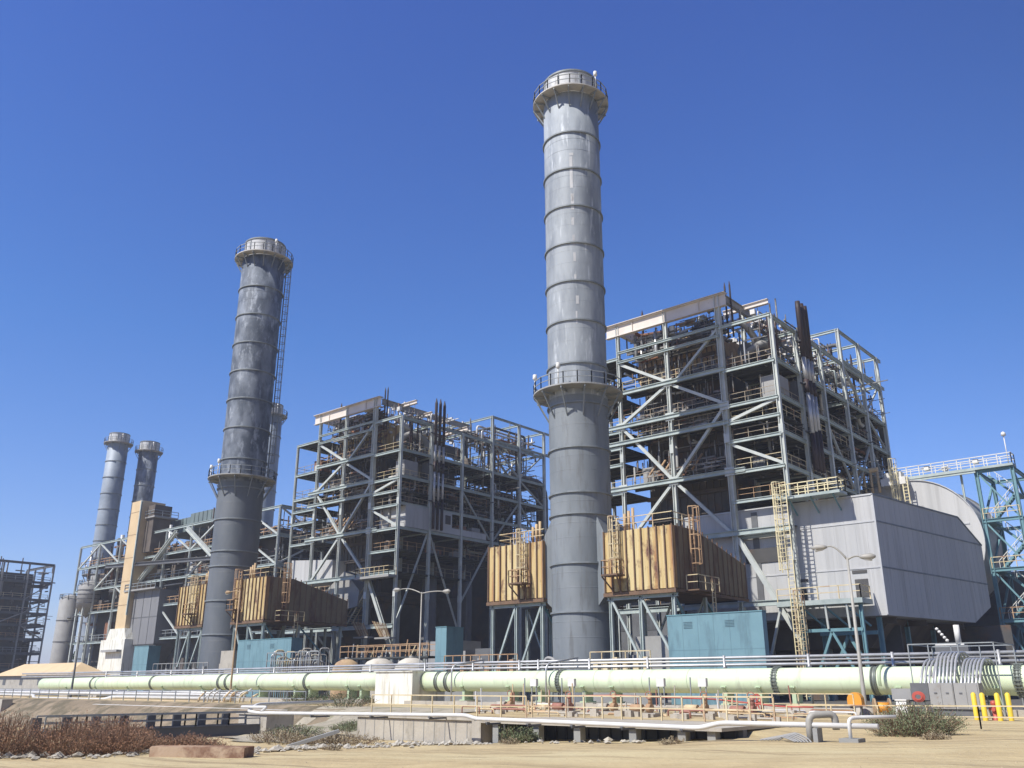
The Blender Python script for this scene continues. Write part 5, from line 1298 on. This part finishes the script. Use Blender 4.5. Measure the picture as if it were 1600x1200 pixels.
for q in range(3): a = PI * q / 3; c.bar((-19.6 + .22 * math.cos(a), 40.2, .85 + .36 * math.sin(a)), (-19.6 - .22 * math.cos(a), 40.2, .85 - .36 * math.sin(a)), .05)
c.build("wheel", M['red'], t)
MB().tube([(-19.6, 40.2, .85), (-19.6, 40.7, .85), (-19.6, 40.7, .2)], .08, 8).build("spindle", M['pipe_rust'], t)
t = thing("pipe_clutter", "low tangle of cream, pink and rusty small pipes across the pump yard", "pipework", (-26, 39, .2))
for k in range(90):
    x = rnd.uniform(-36, -17); y = rnd.uniform(36.5, 43.5); L_ = rnd.uniform(.5, 2.6); z = .25 + rnd.uniform(0, .35)
    c = MB(); 
    if k % 3: c.path([(x, y, .15), (x, y, z), (x + L_, y, z), (x + L_, y, .15)], rnd.uniform(.025, .06), 6, .12)
    else: c.bar((x, y, .15), (x + rnd.uniform(-.1, .1), y, rnd.uniform(.8, 1.75)), .05)
    c.build("pipe", rnd.choice((M['rail'], M['beige'], M['rail_rust'], M['red_dull'], M['pipe_white'], M['conc'])), t)
c = MB()
for k in range(110):
    x = rnd.uniform(-37, -17); y = rnd.uniform(36.5, 43); s_ = rnd.uniform(.08, .3); z = .16
    c.box(x, x + s_ * 1.6, y, y + s_, z, z + s_ * rnd.uniform(.6, 1.6))
tag(c.build("small_fittings", M['conc'], t), kind="stuff")
c = MB(); c.box(-48, -17, 44.3, 45.2, .1, .56); tag(c.build("low_wall", M['conc']), "long low beige concrete kerb wall under the right water main", "low wall")
c = MB(); c.box(-84, -52.7, 44.6, 45.2, .0, .6); tag(c.build("low_wall", M['conc']), "long low pinkish concrete kerb wall under the left water main", "low wall")

# equipment between the water main and the casings
eq = [(-39.6, -36.2, 61, 63, .3, 5.2, 'mgrey', "tan grey transformer cabinet under the right rusty casing"), (-64.8, -60.8, 63, 66, .3, 5.6, 'mgrey', "pale ribbed enclosure behind the tall narrow blue green box"), (-55.2, -53.0, 59.2, 61.0, 2.6, 4.6, 'dgrey', "grey box on a tan support under the tan casing"), (-93.2, -90.4, 57.6, 59, .3, 5.2, 'conc', "stepped beige concrete housing beside the dark chimney's foot"), (-104, -100.5, 63, 65, .3, 4.8, 'dgrey', "dark machine housing under the narrow rusty casing")]
for (x0, x1, y0, y1, z0, z1, m, lb) in eq:
    t = thing("machine_housing", lb, "machine housing", ((x0 + x1) / 2, (y0 + y1) / 2, .3))
    c = MB(); c.box(x0, x1, y0, y1, z0, z1); b = c.build("body", M[m], t)
    c = MB(); c.box(x0 - .5, x0 - .01, y0 + .2, y1 - .3, z0, z0 + (z1 - z0) * .72); c.box(x1 + .01, x1 + .5, y0 + .3, y1, z0 + .3, z0 + (z1 - z0) * .82); c.build("side_box", M[m], t)
    c = MB(); c.box(x0 + .3, x0 + .9, y0 - .05, y0, z0 + .4, z0 + (z1 - z0) * .6); c.box(x0 + (x1 - x0) * .6, x1 - .2, y0 - .05, y0, z0 + .3, z0 + (z1 - z0) * .42); c.build("hatch", M['dgrey'] if m != 'dgrey' else M['mgrey'], b)
    if z0 > 1:
        MB().box(x0 + .3, x1 - .3, y0 + .2, y1 - .2, .3, z0).build("support", M['tan'], t)
for (x, y, r_, m, lb) in ((-67.6, 55, 1.35, 'tan', "domed tan tank behind the left water main"), (-63.0, 55, 1.6, 'dome', "domed white tank behind the left water main, left of the lamp"), (-59.4, 55.5, 1.5, 'dome', "domed white tank right of the middle lamp")):
    t = thing("domed_tank", lb, "tank", (x, y, .3))
    c = MB(); c.lathe([(0, 3.85), (r_ * .35, 3.8), (r_ * .7, 3.55), (r_ * .93, 3.1), (r_, 2.6), (r_, .3)], x, y, 28); c.build("shell", M[m], t)
    c = MB(); c.tube([(x, y, 3.8), (x, y, 4.0)], .2, 12); c.build("manhole", M['mgrey'], t)
rnd = random.Random(5)
t = thing("valve_rack", "rack of tan and white valve pipes right of the wide blue green box", "valve rack", (-75, 55, .3))
for k in range(24):
    x = -79 + k * .34; c = MB(); z = rnd.uniform(3.6, 5.0); c.path([(x, 54.6, .3), (x, 54.6, z), (x + rnd.uniform(.2, .6), 55.4, z), (x + .3, 55.6, .3)], rnd.uniform(.05, .09), 6, .25); c.build("pipe", rnd.choice((M['insul'], M['rail'], M['mgrey'], M['conc'])), t)
c = MB(); railing(c, [(-79.2, 54.2, 3.0), (-70.8, 54.2, 3.0)], 1.6, 1.3, .04); c.build("frame", M['rail_grey'], t)
t = thing("burner_deck", "rust coloured railed deck with leaning hoses at the foot of the middle boiler house", "deck", (-66, 58, .3))
c = MB(); c.box(-72, -59.5, 57.6, 60, 3.9, 4.05); c.build("deck", M['grating'], t)
r = MB(); railing(r, [(-72, 57.7, 4.05), (-59.5, 57.7, 4.05)], 1.1, 1.2, .035); railing(r, [(-72, 59.9, 4.05), (-59.5, 59.9, 4.05)], 1.1, 1.2, .035); r.build("railing", M['rail_rust'], t)
for x in (-71.8, -67.5, -63.5, -59.8): MB().bar((x, 57.8, .3), (x, 57.8, 3.9), .14).build("leg", M['mgrey'], t)
for k in range(16):
    x = -71 + k * .7; c = MB(); c.bar((x, 58.4, 4.1), (x + rnd.uniform(-.3, .4), 58.6, rnd.uniform(4.6, 5.6)), .09); c.build("valve_stem", rnd.choice((M['rail_rust'], M['rail'], M['mgrey'])), t)
for (cx0, lb) in ((-72.2 + 1.5, "cluster of leaning rusty rods on a bracket at the left front column of the middle boiler house"), (-85.6 + 1.0, "cluster of leaning rusty rods at the right front column of the middle boiler house")):
    pass
for (x, y, z, lb) in ((-86.5, 76.0, 7.2, "fan of leaning rusty rods at the right corner column of the middle boiler house"), (-90.6, 76.0, 7.4, "fan of leaning rusty rods left of the middle boiler house's corner column")):
    t = thing("burner_rods", lb, "burner", (x, y, z), "rod fans on the middle boiler house")
    for k in range(9):
        c = MB(); c.bar((x + k * .22, y - .6, z), (x - .9 + k * .3, y - 1.2, z + 1.9 - .05 * k), .09); c.build("rod", M['rail'] if k % 2 else M['rail_rust'], t)
    c = MB(); c.box(x - .4, x + 2.4, y - 1.2, y - .2, z - .3, z - .1); c.build("shelf", M['mgrey'], t)
for k, (x0, x1, y, lb) in enumerate(((-55, -46.9, 55.2, "rusty low railing between the tan casing's legs and the water main"), (-40, -34.8, 55.4, "tan low railing in front of the tan grey transformer cabinet"), (-104, -92, 55.4, "grey low railing at the foot of the dark mottled chimney"))):
    r = MB(); railing(r, [(x0, y, 2.4), (x1, y, 2.4)], 1.5, 1.0, .035); c = r
    for q in range(6): xx = x0 + (x1 - x0) * (q + .5) / 6; c.box(xx - .2, xx + .2, y, y + .4, 2.4, 3.2 + .15 * (q % 3))
    tag(MB().box(x0, x1, y - .1, y + 1, .3, 2.4).build("plinth", M['conc_grey']), ["long grey plinth under the rusty low railing", "long grey plinth under the tan low railing", "long grey plinth under the grey low railing"][k], "plinth")
    tag(r.build("railing", (M['rail_rust'], M['rail'], M['mgrey'])[k]), lb, "railing")

# insulator stack below the grey casing at right
t = thing("white_mast", "short white pipe stack with round insulators far below the grey casing", "pipe stack", (-20.4, 76, .3))
MB().tube([(-19.9, 76, 4.6), (-19.9, 76, 6.0)], .22, 10).build("stack", M['white'], t)
MB().box(-21.6, -19.2, 75.7, 76.3, .3, 4.5).build("base", M['dgrey'], t)
c = MB()
for k in range(5): c.lathe([(0, 5.0 + .22 * k), (.13, 4.92 + .22 * k), (.13, 4.8 + .22 * k), (0, 4.75 + .22 * k)], -20.7 - .16 * k, 76, 10)
c.box(-21.6, -19.5, 75.9, 76.1, 4.5, 4.62); c.build("insulators", M['white'], t)

# ------------------------------------------------------------------ vegetation and rocks
def bush(x, y, rx, ry, h, n, label, m, group=None, seed=0, leafw=.05, lean=0.0):
    rnd = random.Random(seed); z0 = zg(x, y) - .05
    t = thing("bush", label, "bush", (x, y, z0), group)
    st = MB(); lf = MB()
    for k in range(n):
        a = rnd.uniform(0, 2 * PI); q = rnd.random() ** .6
        bx, by = x + rx * q * .75 * math.cos(a), y + ry * q * .75 * math.sin(a)
        hh = h * (1 - .55 * q * q) * rnd.uniform(.6, 1.12)
        bz = zg(bx, by) - .05
        tip = Vector((bx + rx * .4 * q * math.cos(a) + rnd.uniform(-.25, .25) * h, by + ry * .4 * q * math.sin(a) + rnd.uniform(-.2, .2) * h, bz + hh))
        base = Vector((bx, by, bz)); mid = base.lerp(tip, .5) + Vector((rnd.uniform(-.08, .08), rnd.uniform(-.08, .08), .1 * hh))
        if k % 3 == 0:
            for p, q2 in ((base, mid), (mid, tip)): st.bar(p, q2, .014)
        for j in range(9):
            u = rnd.uniform(.12, 1.05); p = base.lerp(mid, u * 2) if u < .5 else mid.lerp(tip, (u - .5) * 2)
            p = p + Vector((rnd.gauss(0, .07), rnd.gauss(0, .07), rnd.gauss(0, .05))) * h
            d = Vector((rnd.uniform(-1, 1), rnd.uniform(-1, 1), rnd.uniform(.1, 1.3))).normalized() * leafw * rnd.uniform(1.4, 3.4)
            s = Vector((rnd.uniform(-1, 1), rnd.uniform(-1, 1), rnd.uniform(-.4, .4))).normalized() * leafw * rnd.uniform(.25, .6)
            lf.add([p, p + d * .5 + s, p + d, p + d * .5 - s], [(0, 1, 2, 3)])
    st.build("stems", M['bark'], t); lf.build("foliage", m, t)
    return t
bush(-10.4, 32.8, 1.5, 1.1, .98, 950, "rounded grey green bush on the sand at right, below the electrical cabinet", M['leaf'], seed=1, leafw=.034)
for k, (x, y, rx, ry, h, lb) in enumerate(((-39.5, 15.2, 1.9, 1.6, 1.9, "tallest red brown dry bush at the lower left edge"), (-37.6, 17.0, 2.0, 1.6, 1.7, "red brown dry bush second from the left edge"), (-36.0, 18.4, 1.7, 1.4, 1.2, "low red brown dry bush in front of the footbridge"), (-41.5, 20.5, 2.2, 1.6, 1.5, "red brown dry bush behind the tallest one, at the bridge's left end"), (-35.2, 20.6, 2.0, 1.3, .8, "lowest brown dry bush, between the footbridge and the rusty slab"))):
    bush(x, y, rx, ry, h * .82, 1100, lb, M['brush'], "dry brush on the channel bank", 20 + k, .030)
for k, (x, y, rx, ry, h, m, lb) in enumerate(((-33.6, 27.2, 2.6, 1.0, .55, 'brush2', "pale dry scrub at the foot of the bank, right part"), (-36.8, 26.6, 2.2, 1.2, .6, 'brush2', "pale dry scrub on the bank right of the rusty slab"), (-40.2, 29.6, 2.2, 1.2, .55, 'leaf', "grey green scrub on the bank below the abutment"), (-39.0, 32.4, 1.4, 1.0, .5, 'leaf', "small grey green scrub halfway up the bank"), (-49.5, 40.2, 3.0, 1.0, .95, 'leaf2', "dark green shrub row under the left water main, right part"), (-55, 41.2, 2.6, 1.0, .9, 'leaf2', "dark green shrub row under the left water main, left part"), (-25.6, 30.0, .7, .5, .75, 'leaf', "green weed growing in front of the shaded recess"), (-24.6, 29.4, .5, .4, .6, 'leaf', "small green weed beside a pier of the recess"))):
    bush(x, y, rx, ry, h, 260, lb, M[m], None, 40 + k, .045)
def rocks():
    rnd = random.Random(9); c = MB()
    P = [(-40.5, 13.0), (-36, 16.5), (-32.4, 21.5), (-31.6, 24.8), (-29.5, 27.6), (-26.5, 28.8), (-22, 29.3), (-18.5, 29.4)]
    for i in range(len(P) - 1):
        for _ in range(110 if i < 5 else 16):
            u = rnd.random(); x = P[i][0] + (P[i + 1][0] - P[i][0]) * u + rnd.gauss(0, .55); y = P[i][1] + (P[i + 1][1] - P[i][1]) * u + rnd.gauss(0, .45)
            s = rnd.uniform(.04, .15) * (1.6 if rnd.random() < .15 else 1); z = zg(x, y) + s * .25
            vs = []
            for (a, b, d) in ((1, 0, 0), (-1, 0, 0), (0, 1, 0), (0, -1, 0), (0, 0, 1), (0, 0, -1), (.7, .7, .3), (-.7, .6, .4), (.6, -.7, .35), (-.65, -.65, .3)):
                k = s * rnd.uniform(.75, 1.2); vs.append((x + a * k, y + b * k, z + d * k * .7))
            c.add(vs, [(4, 6, 7), (4, 7, 9), (4, 9, 8), (4, 8, 6), (6, 0, 2), (6, 2, 7), (7, 2, 1), (7, 1, 9), (9, 1, 3), (9, 3, 8), (8, 3, 0), (8, 0, 6), (5, 2, 0), (5, 1, 2), (5, 3, 1), (5, 0, 3)])
    o = c.build("rocks", M['rock']); tag(o, "scattered pale rocks along the edge of the dirt", "rocks", kind="stuff")
rocks()
rnd = random.Random(91); c = MB()
for k in range(900):
    q = rnd.random() ** 1.4; d = 17 + 22 * q; a = R(rnd.uniform(-72, -10)); x, y = d * math.sin(a), d * math.cos(a)
    if y > 29: continue
    h_ = rnd.uniform(.006, .02) * (2 if rnd.random() < .05 else 1); z = zg(x, y)
    p = [(x + h_ * 1.4 * math.cos(t_) * rnd.uniform(.7, 1.2), y + h_ * 1.4 * math.sin(t_) * rnd.uniform(.7, 1.2), z - .01) for t_ in (0, 1.26, 2.5, 3.77, 5.0)]
    c.add(p + [(x, y, z + h_)], [(0, 1, 5), (1, 2, 5), (2, 3, 5), (3, 4, 5), (4, 0, 5)])
tag(c.build("pebbles", M['pebble']), "pebbles scattered over the sandy dirt in the foreground", "pebbles", kind="stuff")
for k, (x, y) in enumerate([(-24.5, 28.3), (-17.3, 28.6), (-9.2, 30.8), (-30.4, 24.2)]):
    bush(x, y, .45, .35, .28, 60, ["dry weed tuft on the dirt below the pale retaining wall", "dry weed tuft below the dock deck's right half", "dry weed tuft right of the green bush", "dry weed tuft on the dirt right of the rusty slab"][k], M['brush2'], "dry weed tufts on the dirt", 70 + k, .035)

# ------------------------------------------------------------------ hazy air round the whole site
hz = bpy.data.materials.new("hazy_air"); hz.use_nodes = True
for n in list(hz.node_tree.nodes):
    if n.type == 'BSDF_PRINCIPLED': hz.node_tree.nodes.remove(n)
pv = hz.node_tree.nodes.new("ShaderNodeVolumePrincipled"); pv.inputs["Color"].default_value = (.86, .90, 1.0, 1); pv.inputs["Density"].default_value = HAZE
hz.node_tree.links.new(pv.outputs[0], [n for n in hz.node_tree.nodes if n.type == 'OUTPUT_MATERIAL'][0].inputs["Volume"])
c = MB(); c.box(-4100, 4100, -500, 6100, -5, 66); tag(c.build("haze", hz), kind="stuff")
